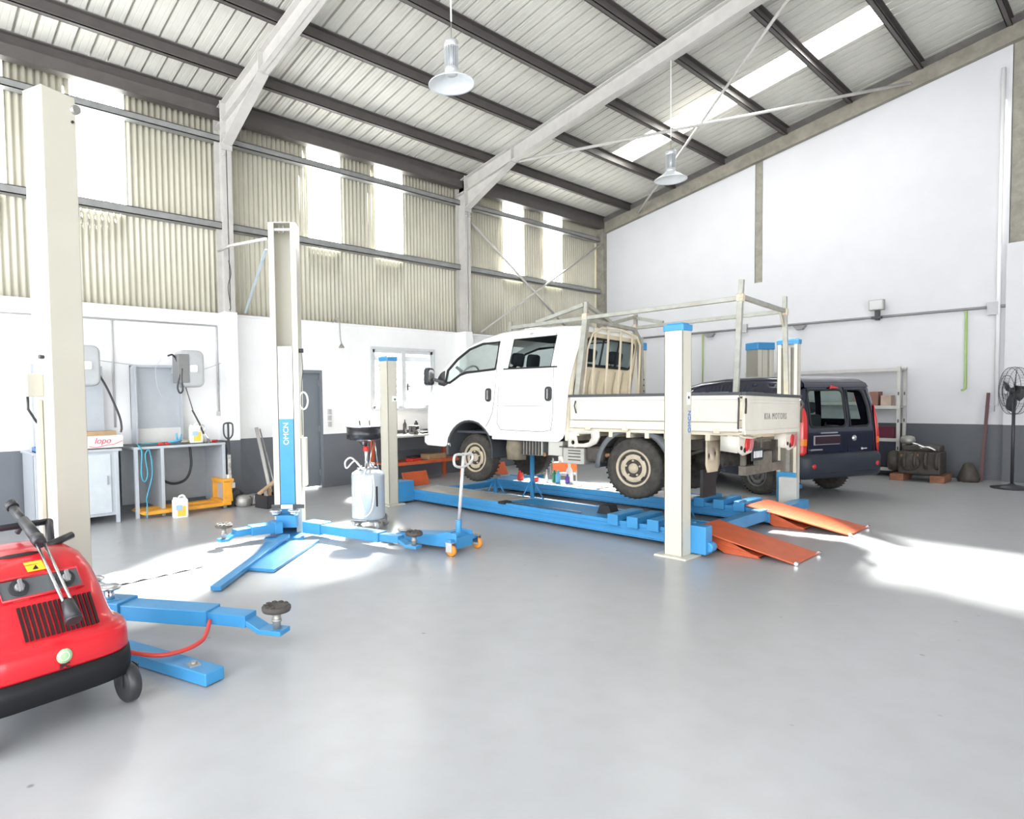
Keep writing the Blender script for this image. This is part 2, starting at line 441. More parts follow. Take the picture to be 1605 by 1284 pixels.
# white column at the right end
mb = MB(); mb.mi = 0; mb.box(XG-.10, XG, 1.42, 1.74, .97, 4.04); mb.mi = 1; mb.box(XG-.10, XG, 1.42, 1.74, 0, .97)
struct(mb.build('trim_10', [MATS['gable_white_shaded'], MATS['gable_grey_shaded']]), 'painted column standing out from the gable wall')
# roof sheets with ribs, and the skylight strip
def roofsheet(x0, x1, y0, y1):
    rows = [[], []]
    x = x0; pitch = .22
    k0 = math.ceil(x0/pitch); xs = []
    xs.append((x0, 0))
    k = k0
    while k*pitch < x1-.04:
        c = k*pitch
        if c-.022 > x0: xs += [(c-.020, 0), (c-.014, .055), (c+.014, .055), (c+.020, 0)]
        # two faint stiffening lines in each pan
        for q in (.07, .15):
            if c+q+.01 < x1: xs += [(c+q-.006, 0), (c+q, .006), (c+q+.006, 0)]
        k += 1
    xs.append((x1, 0))
    return [[(a, y, zroof(y, .445+d)) for a, d in xs] for y in (y0, y1)]
SKX = (11.86, 12.62)
mb = MB()
for (xa, xb) in ((-4, SKX[0]), (SKX[1], XG+.3)):
    for (ya, yb) in ((YR, YL+.2), (-9.2, YR)): mb.grid(roofsheet(xa, xb, ya, yb), smooth=False)
mb.grid(roofsheet(SKX[0], SKX[1], 7.68, YL+.2), smooth=False); mb.grid(roofsheet(SKX[0], SKX[1], YR, 3.0), smooth=False); mb.grid(roofsheet(SKX[0], SKX[1], -9, YR), smooth=False)
struct(mb.build('ceiling', M_roof, solid=.003), 'ribbed metal roof sheets seen from below')
mb = MB(); mb.grid(roofsheet(SKX[0], SKX[1], 3.0, 7.68), smooth=False)
struct(mb.build('window_10', mt), 'long bright translucent skylight strip in the roof')
# unseen street side: closed beside the open vehicle doors
mb = MB(); mb.box(3.4, XG+.2, -9.2, -9.0, 0, 6.2); mb.box(-4, 3.4, -9.2, -9, 4.6, 6.2)
struct(mb.build('wall_back', M_white))
# wind braces
def brace(p0, p1, r=.025, name='wind_brace', m=None, l='thin diagonal steel wind brace'):
    return struct(MB().tube([p0, p1], r, 8).build(name, m or M_steel), l)
brace((9.5, YL-.12, 5.35), (13.0, YL-.12, 3.2)); brace((14.4, YL-.12, 5.5), (9.9, YL-.12, 2.96))
brace((9.5, 8.2, zr(8.2, -.02)), (14.4, 3.1, zr(3.1, .06)), .03); brace((14.4, 8.6, zr(8.6, .05)), (9.5, 3.1, zr(3.1, .1)), .025)
# door 1: grey steel door with frame, hinges and a lit gap at the floor
M_door = mat('door_grey_paint', (.17, .19, .215), .45, noise=.03, scale=3)
d = struct(MB().box(DX0+.05, DX1-.05, YL+.05, YL+.09, .035, DZ-.05).build('door_1', M_door, bevel=.003))
mb = MB(); mb.box(DX0, DX0+.05, YL-.01, YL+.12, 0, DZ); mb.box(DX1-.05, DX1, YL-.01, YL+.12, 0, DZ); mb.box(DX0+.05, DX1-.05, YL-.01, YL+.12, DZ-.05, DZ)
mb.build('door_frame', M_door, d, bevel=.003)
mb = MB()
for z in (.22, 1.0, 1.8): mb.cyl((DX1-.055, YL+.03, z), (DX1-.055, YL+.03, z+.11), .012, seg=8)
each(mb, 'hinge', M_girt, d)
mb = MB(); mb.box(DX0+.12, DX0+.15, YL-.02, YL+.05, 1.0, 1.14); mb.tube([(DX0+.135, YL-.03, 1.08), (DX0+.25, YL-.03, 1.08)], .01, 8)
mb.build('door_handle', M_girt, d)
# window 1: louvred window
M_frame = mat('window_frame_grey', (.62, .64, .66), .5)
M_slat = mat('louvre_white', (.80, .83, .86), .35, trans=.0)
w = struct(MB().box(WX0, WX1, YL+.0, YL+.07, WZ0, WZ0+.05).box(WX0, WX1, YL, YL+.07, WZ1-.06, WZ1).box(WX0, WX0+.06, YL, YL+.07, WZ0, WZ1).box(WX1-.06, WX1, YL, YL+.07, WZ0, WZ1).box((WX0+WX1)/2-.05, (WX0+WX1)/2+.05, YL-.01, YL+.07, WZ0, WZ1).build('window_1', M_frame, bevel=.003))
for a, b in ((WX0+.06, (WX0+WX1)/2-.05), ((WX0+WX1)/2+.05, WX1-.06)):
    for k in range(8):
        z = WZ0+.08+k*.126; mb = MB(); mb.M = Matrix.Translation((0, YL+.04, z)) @ Matrix.Rotation(math.radians(62), 4, 'X')
        mb.box(a, b, -.055, .055, -.003, .003).build('louvre_blade', M_slat, w)
mb = MB(); mb.box((WX0+WX1)/2+.06, (WX0+WX1)/2+.09, YL-.03, YL, 1.72, 1.86); mb.box((WX0+WX1)/2+.04, (WX0+WX1)/2+.13, YL-.04, YL-.03, 1.80, 1.815).build('crank_handle', mat('dark_handle', (.08, .08, .085), .5), w)
struct(MB().box(WX0-.05, WX1+.05, YL-.06, YL+.02, WZ0-.05, WZ0).box(WX0-.05, WX1+.05, YL-.02, YL+.01, WZ1, WZ1+.05).box(WX0-.05, WX0, YL-.02, YL+.01, WZ0, WZ1).box(WX1, WX1+.05, YL-.02, YL+.01, WZ0, WZ1).build('trim_11', M_frame))
# ================================================================== SHARED MATERIALS
M_cream = mat('lift_cream_paint', (.58, .555, .475), .35, noise=.02, scale=2)
M_blue = mat('lift_blue_paint', (.05, .265, .54), .35, noise=.05, scale=6)
M_cap = mat('cap_blue_plastic', (.045, .26, .56), .4)
M_orange = mat('orange_red_paint', (.60, .12, .045), .42, noise=.1, scale=6, bump=.05)
M_orange2 = mat('orange_paint', (.85, .17, .03), .45, noise=.06)
M_black = mat('black_rubber', (.02, .02, .022), .7, noise=.1)
M_tyre = mat('tyre_dusty', (.06, .055, .048), .85, noise=.25, scale=14, bump=.2)
M_rim = mat('rim_dusty_steel', (.50, .42, .31), .55, metal=.0, noise=.12, scale=12)
M_chrome = mat('bright_metal', (.75, .75, .76), .22, metal=1.0)
M_dullmetal = mat('dull_metal', (.42, .41, .39), .5, metal=.6, noise=.12, scale=12)
M_dark = mat('dark_oily_metal', (.07, .06, .05), .6, noise=.2, scale=9, bump=.2)
M_rust = mat('rusty_brown', (.32, .15, .06), .8, noise=.25, scale=12, col2=(.2, .12, .07))
M_galv = mat('galvanised_tube', (.37, .38, .35), .5, metal=.3, noise=.12, scale=10, col2=(.30, .285, .24))
M_tw = mat('truck_white_paint', (.83, .83, .81), .18, noise=.01, scale=2, coat=.5)
M_tb = mat('truck_bed_offwhite', (.64, .61, .545), .4, noise=.05, scale=3)
M_tcr = mat('cab_back_cream', (.66, .61, .50), .5, noise=.1, scale=4, col2=(.58, .50, .36))
M_seat = mat('dark_seat_fabric', (.06, .065, .08), .9, noise=.1)
M_glass = mat('clear_green_glass', (.86, .97, .93), .02, trans=1.0, spec=.5, ior=1.02)
M_tint = mat('dark_tinted_glass', (.45, .55, .55), .02, trans=1.0, ior=1.05)
M_red = mat('red_lamp_plastic', (.62, .02, .02), .2, coat=.6)
M_redp = mat('red_plastic', (.62, .03, .025), .35, noise=.04)
M_gplast = mat('dark_grey_plastic', (.055, .06, .065), .5)
M_seam = mat('panel_gap', (.16, .155, .14), .7)
M_letter = mat('lettering_grey', (.2, .2, .2), .5)
M_wletter = mat('lettering_white', (.85, .88, .9), .5)
M_bletter = mat('lettering_blue', (.05, .2, .6), .5)
M_wplast = mat('white_plastic', (.82, .82, .80), .35)
M_bplast = mat('black_plastic', (.035, .035, .04), .4)

def wheel(parent, x, y, z, r=.35, w=.19, side=-1, name='wheel', rimm=None, tyrem=None):
    """wheel with its outer face towards side (x axis)"""
    s = side; rr = r*.585
    mb = MB(); prof = [(rr, -w/2+.02), (r*.72, -w/2), (r*.93, -w/2+.012), (r*.985, -w/2+.035), (r, -w*.2), (r, w*.2), (r*.985, w/2-.035), (r*.93, w/2-.012), (r*.72, w/2), (rr, w/2-.02)]
    mb.lathe(prof, (0, 0, 0), 'x', 40)
    for k in range(36):
        a = 2*PI*k/36
        for q in (-1, 1):
            c = Vector((q*w*.3, math.cos(a+q*.04)*r, math.sin(a+q*.04)*r)); t = Vector((0, -math.sin(a), math.cos(a)))
            mb.bar(c-t*r*.03, c+t*r*.03, w*.26, .004, up=(0, math.cos(a), math.sin(a)))
    ty = mb.build(name, tyrem or M_tyre, parent, loc=(x, y, z))
    mb = MB(); o = s*w/2
    prof = [(rr+.004, -s*.0+o*-.75), (rr, o*.6), (rr+.012, o*.92), (rr+.004, o*1.0), (rr-.012, o*.95), (rr-.018, o*.72), (rr*.86, o*.62), (rr*.76, o*.84), (rr*.58, o*.88), (rr*.40, o*.66), (rr*.30, o*.64), (rr*.27, o*.95), (.0001, o*.92)]
    mb.lathe(prof, (0, 0, 0), 'x', 32)
    for k in range(5):
        a = 2*PI*k/5+.3; p = Vector((o*.8, math.cos(a)*rr*.43, math.sin(a)*rr*.43)); mb.cyl(p, p+Vector((s*.02, 0, 0)), .012, seg=6)
    rim = mb.build('rim', rimm or M_rim, ty)
    mb = MB()
    for k in range(4):
        a = 2*PI*k/4+.75; p = Vector((o*.80, math.cos(a)*rr*.78, math.sin(a)*rr*.76)); t = Vector((0, -math.sin(a), math.cos(a)))
        mb.tube([p-t*.025, p+t*.025], .011, 6)
    each(mb, 'rim_slot', M_black, rim)
    return ty

# ================================================================== THE WHITE PICKUP TRUCK
TR = thing('pickup_truck', 'white double-cab flatbed truck with pipe rack, raised over the four-post lift', 'truck', (6.58, 2.78, 0))
TR.rotation_euler = (0, .025, .042)
CV, CHW = .795, .765       # cab centre line and half width
def chw(z):
    if z < 1.15: return CHW-.03*(1.15-z)/.3
    if z < 1.85: return CHW
    return CHW-.10*((z-1.85)/.62)**1.3
OUT = [(1.905, 2.36), (1.93, 2.42), (1.99, 2.452), (2.29, 2.47), (2.65, 2.487), (3.02, 2.49), (3.30, 2.47), (3.56, 2.42), (3.80, 2.35), (4.02, 2.265), (4.20, 2.16), (4.36, 2.03), (4.49, 1.88), (4.60, 1.73), (4.66, 1.60), (4.70, 1.42), (4.72, 1.22), (4.72, 1.02), (4.70, .93), (4.64, .86)]
def inset(pts, r):
    out = []
    for i, p in enumerate(pts):
        a = Vector(pts[max(i-1, 0)]); b = Vector(pts[min(i+1, len(pts)-1)]); d = (b-a).normalized(); out.append((p[0]+(-d.y if False else d.y)*-r*-1*-1, p[1]-d.x*r) if False else (p[0]-(-d.y)*r, p[1]-d.x*r))
    return out
RC = .075
INN = inset(OUT, RC)
def loft_rows(i0, i1, tmin=None, full=True):
    rows = []
    for i in range(i0, i1+1):
        o, n = Vector(OUT[i]), Vector(INN[i]); w = chw(o.y); row = []
        bow = .05*min(1, max(0, (o.x-3.3)/1.2))
        K = 5
        for sgn in (-1, 1):
            ks = range(K+1) if sgn == -1 else range(K, -1, -1)
            for k in ks:
                t = math.radians(90*(1-k/K)); f = 1-math.cos(t); vv = w-RC+RC*math.sin(t)
                p = o.lerp(n, f); row.append((CV+sgn*vv, p.x-bow*(f if t > .01 else .0)*0, p.y))
            if sgn == -1:
                for q in (-.5, 0, .5): row.append((CV+q*(w-RC)*1.2, o.x, o.y))
        rows.append(row)
    return rows
mb = MB()
mb.grid(loft_rows(0, 8)); 
r1 = loft_rows(8, 13)
mb.grid([r[:6] for r in r1]); mb.grid([r[-6:] for r in r1])
mb.grid(loft_rows(13, len(OUT)-1))
# side panels
ARCHF = [(4.20, .84), (4.20, .98), (4.13, 1.09), (4.00, 1.18), (3.86, 1.225), (3.72, 1.235), (3.60, 1.205), (3.50, 1.13), (3.43, 1.03)]
SIDE = INN + [(4.60, .86)] + ARCHF + [(3.345, 1.02), (2.8, 1.0), (2.33, .985), (2.24, .995), (2.185, 1.03), (2.15, 1.09), (2.13, 1.2), (2.115, 1.4), (2.10, 1.6), (2.07, 1.8), (2.03, 1.98), (1.985, 2.16)]
FW = [(3.31, 1.955), (3.285, 2.33), (3.60, 2.325), (3.84, 2.262), (4.06, 2.13), (4.24, 1.97), (4.27, 1.80), (4.19, 1.785), (4.08, 1.84), (3.98, 1.895), (3.86, 1.925)]
RW = [(3.08, 1.95), (3.03, 2.345), (2.33, 2.345), (2.38, 1.945)]
def sfn(sgn):
    def fn(u, z):
        bulge = .012*math.sin(min(1, max(0, (z-.95)/.95))*PI)
        return (CV+sgn*(chw(z)+bulge), u, z)
    return fn
for sgn in (-1, 1): panel(mb, SIDE, [FW, RW], sfn(sgn), .11)
# cab back wall
def bku(z): return 2.10 if z < 1.5 else 2.10-.165*((z-1.5)/.95)**1.4
BKO = [(CV-CHW+.01, 1.0), (CV+CHW-.01, 1.0), (CV+CHW-.01, 1.7), (CV+CHW-.05, 2.1), (CV+CHW-.13, 2.34), (CV+CHW-.25, 2.42), (CV-CHW+.25, 2.42), (CV-CHW+.13, 2.34), (CV-CHW+.05, 2.1), (CV-CHW+.01, 1.7)]
mb.build('cab_body', M_tw, TR, weld=True)
mb = MB()
panel(mb, [(.075, 1.0), (1.515, 1.0), (1.50, 1.7), (1.46, 2.1), (1.38, 2.34), (1.28, 2.41), (.31, 2.41), (.21, 2.34), (.13, 2.1), (.09, 1.7)], [rrect(.22, 1.37, 1.95, 2.30, .07)], lambda v, z: (v, bku(z)-.02+.012*math.cos(v*2*PI/.21)*(1 if z < 1.9 else 0), z), .05)
for sx in (-1, 1):
    rows = []
    for z in [1.0+.12*k for k in range(12)]+[2.41]:
        e = {1: 1.50, -1: .09}[sx] if z < 1.7 else ({1: 1.50, -1: .09}[sx]-sx*.16*((z-1.7)/.7)**1.6)
        w = CV+sx*(chw(z)+.0); rows.append([(w, bku(z)+.055, z), (w-sx*.012, bku(z)+.015, z), (w-sx*.035, bku(z)-.012, z), (e, bku(z)-.02, z)])
    mb.grid(rows)
mb.build('cab_back_wall', M_tcr, TR)
mb = MB()
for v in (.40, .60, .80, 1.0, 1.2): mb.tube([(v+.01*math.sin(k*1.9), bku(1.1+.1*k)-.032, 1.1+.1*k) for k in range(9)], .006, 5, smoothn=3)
each(mb, 'rib_shade_line', mat('rib_shadow_beige', (.36, .33, .27), .7), TR)  # darker lines paint the shade in the back wall's grooves
# glazing
mb = MB(); panel(mb, rrect(.23, 1.36, 1.96, 2.29, .06), [], lambda v, z: (v, bku(z)-.005, z), .2); mb.build('rear_window', M_tint, TR)
mb = MB(); mb.tube([(v, bku(z)-.028, z) for v, z in rrect(.22, 1.37, 1.95, 2.30, .07)], .014, 6, closed=True); mb.tube([(.60, bku(1.95)-.02, 1.95), (.60, bku(2.3)-.02, 2.3)], .014, 6); mb.tube([(.98, bku(1.95)-.02, 1.95), (.98, bku(2.3)-.02, 2.3)], .014, 6); mb.build('window_rubber', M_black, TR)
mb = MB(); mb.grid([[(r[5][0]+q*(r[8][0]-r[5][0])/4+0, r[5][1]-.006, r[5][2]-.004) if False else (CV+(-1+q/4*2)*(chw(r[7][2])-RC), r[7][1]-.004, r[7][2]-.004) for q in range(5)] for r in r1]); mb.build('windscreen', M_glass, TR)
for sgn, nm in ((-1, 'near'), (1, 'far')):
    g = M_glass
    mb = MB(); panel(mb, FW, [], lambda u, z: (CV+sgn*(chw(z)-.006), u, z), .25); mb.build('side_window', g, TR)
    mb = MB(); panel(mb, RW, [], lambda u, z: (CV+sgn*(chw(z)-.006), u, z), .25); mb.build('side_window', M_tint, TR)
    mb = MB()
    P = lambda pts, o=.0: [(CV+sgn*(chw(z)+.012*math.sin(min(1, max(0, (z-.95)/.95))*PI)+o), u, z) for u, z in pts]
    mb.tube(P(FW), .02, 6, closed=True); mb.tube(P(RW), .009, 6, closed=True)
    mb.bar(*P([(3.32, 1.945), (3.87, 1.915)], .006), .012, .018); mb.bar(*P([(2.28, 1.94), (3.16, 1.945)], .006), .012, .018)
    mb.build('window_trim', M_black, TR)
    # doors: gap lines, handles
    mb = MB()
    g1 = [(3.30, 2.40), (3.285, 1.94), (3.295, 1.70), (3.31, 1.55), (3.34, 1.36), (3.40, 1.24), (3.47, 1.15)]
    g2 = [(2.34, 2.38), (2.33, 1.9), (2.325, 1.6), (2.33, 1.3), (2.36, 1.13), (2.5, 1.105), (2.9, 1.11), (3.2, 1.115), (3.26, 1.2), (3.24, 1.6), (3.22, 1.94)]
    g3 = [(4.24, 1.84), (4.27, 1.6), (4.25, 1.3), (4.20, 1.14)]
    for g_ in (g1, g2): mb.tube(P(g_, .001), .004, 5)
    mb.tube(P([(3.28, 1.445), (2.36, 1.435)], .0), .003, 5)
    mb.build('door_gap', M_seam, TR)
    for u0 in (3.42, 2.40):
        mb = MB(); pts = rrect(u0-.055, u0+.055, 1.50, 1.69, .045)
        mb.prism([(b, c) for b, c in pts], CV+sgn*(CHW+.0), CV+sgn*(CHW+.02), 'yz')
        h = mb.build('door_handle', M_bplast, TR, bevel=.004)
        MB().bar((CV+sgn*(CHW+.028), u0, 1.53), (CV+sgn*(CHW+.028), u0, 1.66), .018, .03).build('grip', M_dullmetal, h, bevel=.004)
    # wheel arch liner and lip
    mb = MB(); fl_ = [(3.345, .86)]+ARCHF[::-1]; o = .0
    arcp = arc(3.79, .78, .46, -8, 188, 18)
    rows = [[(CV+sgn*(CHW+dv), 3.79+(u-3.79)*s_, .78+(z-.78)*s_) for u, z in arcp] for dv, s_ in ((.012, 1.0), (.016, .95), (-.02, .93), (-.42, .93))]
    mb.grid(rows); mb.build('wheel_arch', M_gplast, TR)
# corner deflector, mirror
mb = MB(); mb.prism([(4.19, 1.78), (4.29, 1.80), (4.30, 1.97), (4.38, 1.93), (4.44, 1.85), (4.42, 1.76), (4.30, 1.735)], .015, .045, 'yz'); mb.bar((.03, 4.32, 1.80), (-.10, 4.42, 1.84), .03, .05)
mir = mb.build('mirror_bracket', M_bplast, TR, bevel=.006)
mb = MB(); mb.M = Matrix.Translation((-.13, 4.47, 1.88)) @ Matrix.Rotation(.15, 4, 'Z'); mb.prism(rrect(-.085, .085, -.13, .13, .05), -.04, .04, 'xz'); mm = mb.build('mirror_housing', M_bplast, mir, bevel=.015, seg=3)
mb = MB(); mb.M = Matrix.Translation((-.13, 4.424, 1.88)) @ Matrix.Rotation(.15, 4, 'Z'); mb.prism(rrect(-.062, .062, -.10, .10, .04), -.004, .0, 'xz'); mb.build('mirror_glass', M_chrome, mir)
# interior: floor, seats, steering wheel, headlining, dashboard
mb = MB(); mb.box(.1, 1.5, 2.15, 4.55, 1.05, 1.08); mb.box(.13, 1.46, 4.25, 4.5, 1.08, 1.72); mb.build('cab_floor', M_seat, TR); MB().box(.17, 1.42, 2.05, 3.3, 2.385, 2.40).build('headlining', M_seat, TR)
for u0, v0, v1 in ((3.25, .12, .66), (3.25, .72, 1.46), (2.15, .12, 1.46)):
    mb = MB(); mb.box(v0, v1, u0+.1, u0+.55, 1.35, 1.52); mb.M = Matrix.Translation(((v0+v1)/2, u0+.08, 1.5)) @ Matrix.Rotation(.25, 4, 'X'); mb.box(-(v1-v0)/2, (v1-v0)/2, -.07, .07, -.05, .5)
    for hx in ((0,) if v1-v0 < .7 else (-.32, .32)): mb.box(hx-.12, hx+.12, -.05, .05, .53, .70)
    mb.build('seat', M_seat, TR, bevel=.04, seg=3)
mb = MB(); c = Vector((.38, 4.12, 1.88)); rx = Matrix.Rotation(math.radians(-58), 3, 'X')
mb.tube([c + rx @ Vector((.19*math.cos(t), .19*math.sin(t), 0)) for t in [2*PI*k/28 for k in range(28)]], .014, 8, closed=True); mb.tube([c + rx @ Vector((-.18, 0, 0)), c + rx @ Vector((0, 0, .05)), c+rx @ Vector((.18, 0, 0))], .012, 6); mb.cyl(c+rx @ Vector((0, 0, .05)), c+rx @ Vector((0, 0, .3)), .025, seg=8)
mb.build('steering_wheel', mat('grey_plastic', (.3, .31, .32), .5), TR)
# bumper corner and indicator
mb = MB(); mb.prism([(4.73, .88), (4.73, .98), (4.62, 1.0), (4.22, .97), (4.20, .86), (4.3, .83), (4.66, .84)], .015, .06, 'yz'); mb.box(.06, 1.53, 4.60, 4.735, .85, .98); mb.build('front_bumper', M_tw, TR, bevel=.02, seg=3)
# lower sill
mb = MB(); mb.box(.045, .10, 2.26, 3.38, .975, 1.03); mb.box(1.49, 1.545, 2.26, 3.38, .975, 1.03); each(mb, 'sill', M_tw, TR, bevel=.015)
# ---- bed
def bedside(v0, v1, outer):
    mb = MB(); o = -1 if outer == v0 else 1
    a = min(v0, v1); b = max(v0, v1)
    mb.box(a, b, .03, 2.05, 1.27, 1.545)
    mb.box(a-(.008 if o < 0 else 0), b+(.008 if o > 0 else 0), .03, 2.05, 1.17, 1.262)
    mb.box(a-(.008 if o < 0 else 0), b+(.008 if o > 0 else 0), .03, 2.05, 1.50, 1.548)
    s = mb.build('bed_side_panel', M_tb, TR, bevel=.004)
    MB().box(a-.012, b+.008, .01, 2.08, 1.545, 1.578).build('top_rail', M_gplast, s, bevel=.004)
    return s
bs = bedside(.0, .03, .0); bedside(1.71, 1.74, 1.74)
for u in (.25, .75, 1.3, 1.8):
    mb = MB(); mb.cyl((.0, u-.04, 1.16), (.0, u+.04, 1.16), .012, seg=8); mb.box(-.012, .0, u-.03, u+.03, 1.15, 1.20); each(mb, 'hinge', M_tcr, bs)
mb = MB(); mb.tube([(-.01, 1.97, 1.50), (-.035, 1.97, 1.44), (-.01, 1.96, 1.35)], .008, 6); mb.tube([(-.01, .03, 1.52), (-.03, .02, 1.46), (-.01, .03, 1.33), (-.012, .03, 1.2)], .009, 6); mb.build('latch', M_dark, bs)
tg = MB().box(.03, 1.71, -.02, .01, 1.14, 1.545).box(.03, 1.71, -.028, .0, 1.14, 1.185).box(.03, 1.71, -.028, .0, 1.47, 1.50).build('tailgate', M_tb, TR, bevel=.004)
MB().box(.0, 1.74, -.035, .02, 1.545, 1.578).build('top_rail', M_gplast, tg, bevel=.004)
text('lettering', 'KIA MOTORS', .098, M_letter, tg, (.915, -.0215, 1.325), (PI/2, 0, 0), sx=.98, bold=.0, spc=1.3)
mb = MB(); mb.tube([(1.72, -.03, 1.52), (1.77, -.05, 1.47), (1.72, -.04, 1.40), (1.75, -.03, 1.25)], .012, 6); mb.tube([(.02, -.03, 1.51), (-.015, -.045, 1.45), (.02, -.03, 1.36)], .010, 6); mb.build('latch', M_dark, tg)
mb = MB(); mb.tube([(.27, -.03, 1.115), (.20, -.06, 1.11), (-.02, -.06, 1.115), (-.1, -.03, 1.13), (-.02, .0, 1.145), (.2, -.01, 1.14)], .008, 6, closed=True, smoothn=3); mb.build('step_ring', M_tcr, TR)
mb = MB(); mb.box(.03, 1.71, .0, 2.08, 1.13, 1.165); mb.box(.03, 1.71, 2.03, 2.06, 1.16, 1.56)
for k in range(9): mb.box(.03, 1.71, .1+k*.23, .15+k*.23, 1.07, 1.13)
mb.build('bed_floor', M_tcr, TR)
# bed bracket with window-like opening
mb = MB(); panel(mb, [(2.09, 1.13), (1.66, 1.15), (1.655, 1.06), (1.70, .98), (1.80, .935), (2.10, .925)], [[(1.98, 1.09), (1.77, 1.10), (1.765, 1.05), (1.80, .995), (1.88, .975), (1.96, .975)], arc(2.03, .985, .028, 0, 330, 8)], lambda u, z: (.04, u, z), .08); mb.build('bed_bracket', M_tb, TR, solid=.03)
# mudguards over rear wheels
for v0, v1 in ((.04, .34), (1.40, 1.70)):
    a_ = arc(1.22, .71, .49, -2, 182, 18); mb = MB(); mb.grid([[(v, u, min(z, 1.12)) for u, z in a_] for v in (v0, v1)])
    mb.grid([[(v0 if v0 < 1 else v1, 1.22+(u-1.22)*s_, min(.71+(z-.71)*s_, 1.12)) for u, z in a_] for s_ in (1.0, .88)])
    mb.build('mudguard', mat('mudguard_grey', (.13, .14, .15), .6, noise=.1), TR, solid=.008)
# chassis
mb = MB()
for v in (.50, 1.15): mb.box(v, v+.07, .05, 4.4, .93, 1.06)
for u in (.1, .55, 1.3, 1.9, 2.6, 3.2): mb.box(.5, 1.22, u, u+.06, .95, 1.04)
mb.build('chassis', M_dark, TR)
mb = MB(); mb.cyl((.2, 1.22, .715), (1.54, 1.22, .715), .05, seg=12); mb.lathe([(.001, -.12), (.11, -.08), (.14, 0), (.11, .08), (.001, .12)], (.85, 1.22, .715), 'y', 14)
for v in (.42, 1.3): mb.tube([(v, .55, .95), (v, .9, .83), (v, 1.22, .80), (v, 1.6, .84), (v, 1.85, .95)], .022, 6, smoothn=4)
mb.cyl((.85, 1.3, .75), (.85, 2.6, .93), .04, seg=10); mb.build('rear_axle', M_dark, TR)
mb = MB(); mb.box(.62, 1.08, 2.9, 4.1, .80, 1.10); mb.lathe([(.12, 0), (.17, .25), (.13, .5), (.07, .9)], (.85, 2.35, .92), 'y', 14); mb.box(.6, 1.1, 2.7, 3.0, .74, .9)
mb.build('gearbox', M_dark, TR, bevel=.03)
mb = MB(); mb.tube([(.15, 2.55, .80), (.5, 2.7, .80), (1.3, 2.9, .80)], .03, 8); mb.build('front_crossmember', M_rust, TR, bevel=.03)
mb = MB(); mb.M = Matrix.Translation((.26, 3.10, .86)); mb.lathe([(.001, -.17), (.13, -.16), (.15, 0), (.13, .16), (.001, .17)], (0, 0, 0), 'z', 16); mb.build('air_filter', mat('dusty_brown', (.26, .22, .16), .8, noise=.15), TR)
mb = MB(); mb.box(.12, .42, 2.56, 2.92, .78, 1.0); mb.build('ribbed_sump', M_dullmetal, TR, bevel=.02)
mb = MB()
for k in range(7): mb.box(.10, .12, 2.58+k*.05, 2.60+k*.05, .79, .99)
each(mb, 'cooling_fin', M_dark, TR)
mb = MB(); mb.box(.08, .32, 2.22, 2.44, .80, .99); mb.build('reservoir', mat('pale_box', (.5, .49, .44), .6), TR, bevel=.01)
bx = MB().box(.05, .34, 1.88, 2.19, .715, .915).build('battery_box', mat('battery_grey', (.42, .41, .37), .6, noise=.1), TR, bevel=.008)
mb = MB()
for z in (.76, .80, .84, .875): mb.box(.046, .05, 1.93, 2.11, z, z+.012)
mb.box(.04, .36, 1.86, 2.24, .915, .93); each(mb, 'battery_strap', M_dark, bx)
mb = MB(); mb.box(.04, .34, 1.62, 1.86, .74, .95); mb.build('fuel_tank', M_dark, TR, bevel=.05, seg=3)
mb = MB(); mb.tube([(.12, 1.55, .85), (.14, 1.72, .83), (.2, 1.9, .8), (.6, 2.4, .78)], .025, 8); mb.build('exhaust_pipe', M_rust, TR)
# underbody rear: spare wheel carrier, mud flap, tow bar
mb = MB(); mb.M = Matrix.Translation((.85, .52, .86)) @ Matrix.Rotation(PI/2, 4, 'Y')
sp = wheel(TR, .85, .50, .85, .31, .17, 1, name='spare_wheel'); sp.rotation_euler = (0, PI/2, 0)
mb = MB(); panel(mb, [(.10, 1.1), (.45, 1.1), (.45, .80), (.40, .72), (.14, .72), (.10, .8)], [arc(.18, .90, .03, 0, 330, 8), arc(.34, .92, .028, 0, 330, 8)], lambda v, z: (v, .40, z), .08); mb.build('rear_bracket', M_tcr, TR, solid=.01)
mb = MB(); mb.box(.08, .42, .42, .45, .45, .75); mb.build('mud_flap', M_black, TR)
mb = MB()
for v in (.38, .85, 1.35): mb.bar((v, .12, .72), (v, .12, 1.1), .05, .05)
mb.box(.3, 1.45, .06, .14, .70, .80); mb.box(.55, .95, .02, .08, .74, .94); mb.box(.1, 1.6, .1, .16, 1.02, 1.1); mb.build('rear_underrun_bar', mat('grimy_steel', (.16, .145, .12), .7, noise=.2), TR, bevel=.006)
pl = MB().box(.30, .62, .0, .012, .86, .99).build('number_plate', mat('plate_black', (.03, .035, .04), .3), TR)
mb = MB()
for k in range(6): mb.box(.345+k*.042, .36+k*.042, -.004, 0, .89, .96)
each(mb, 'plate_stroke', M_wletter, pl)
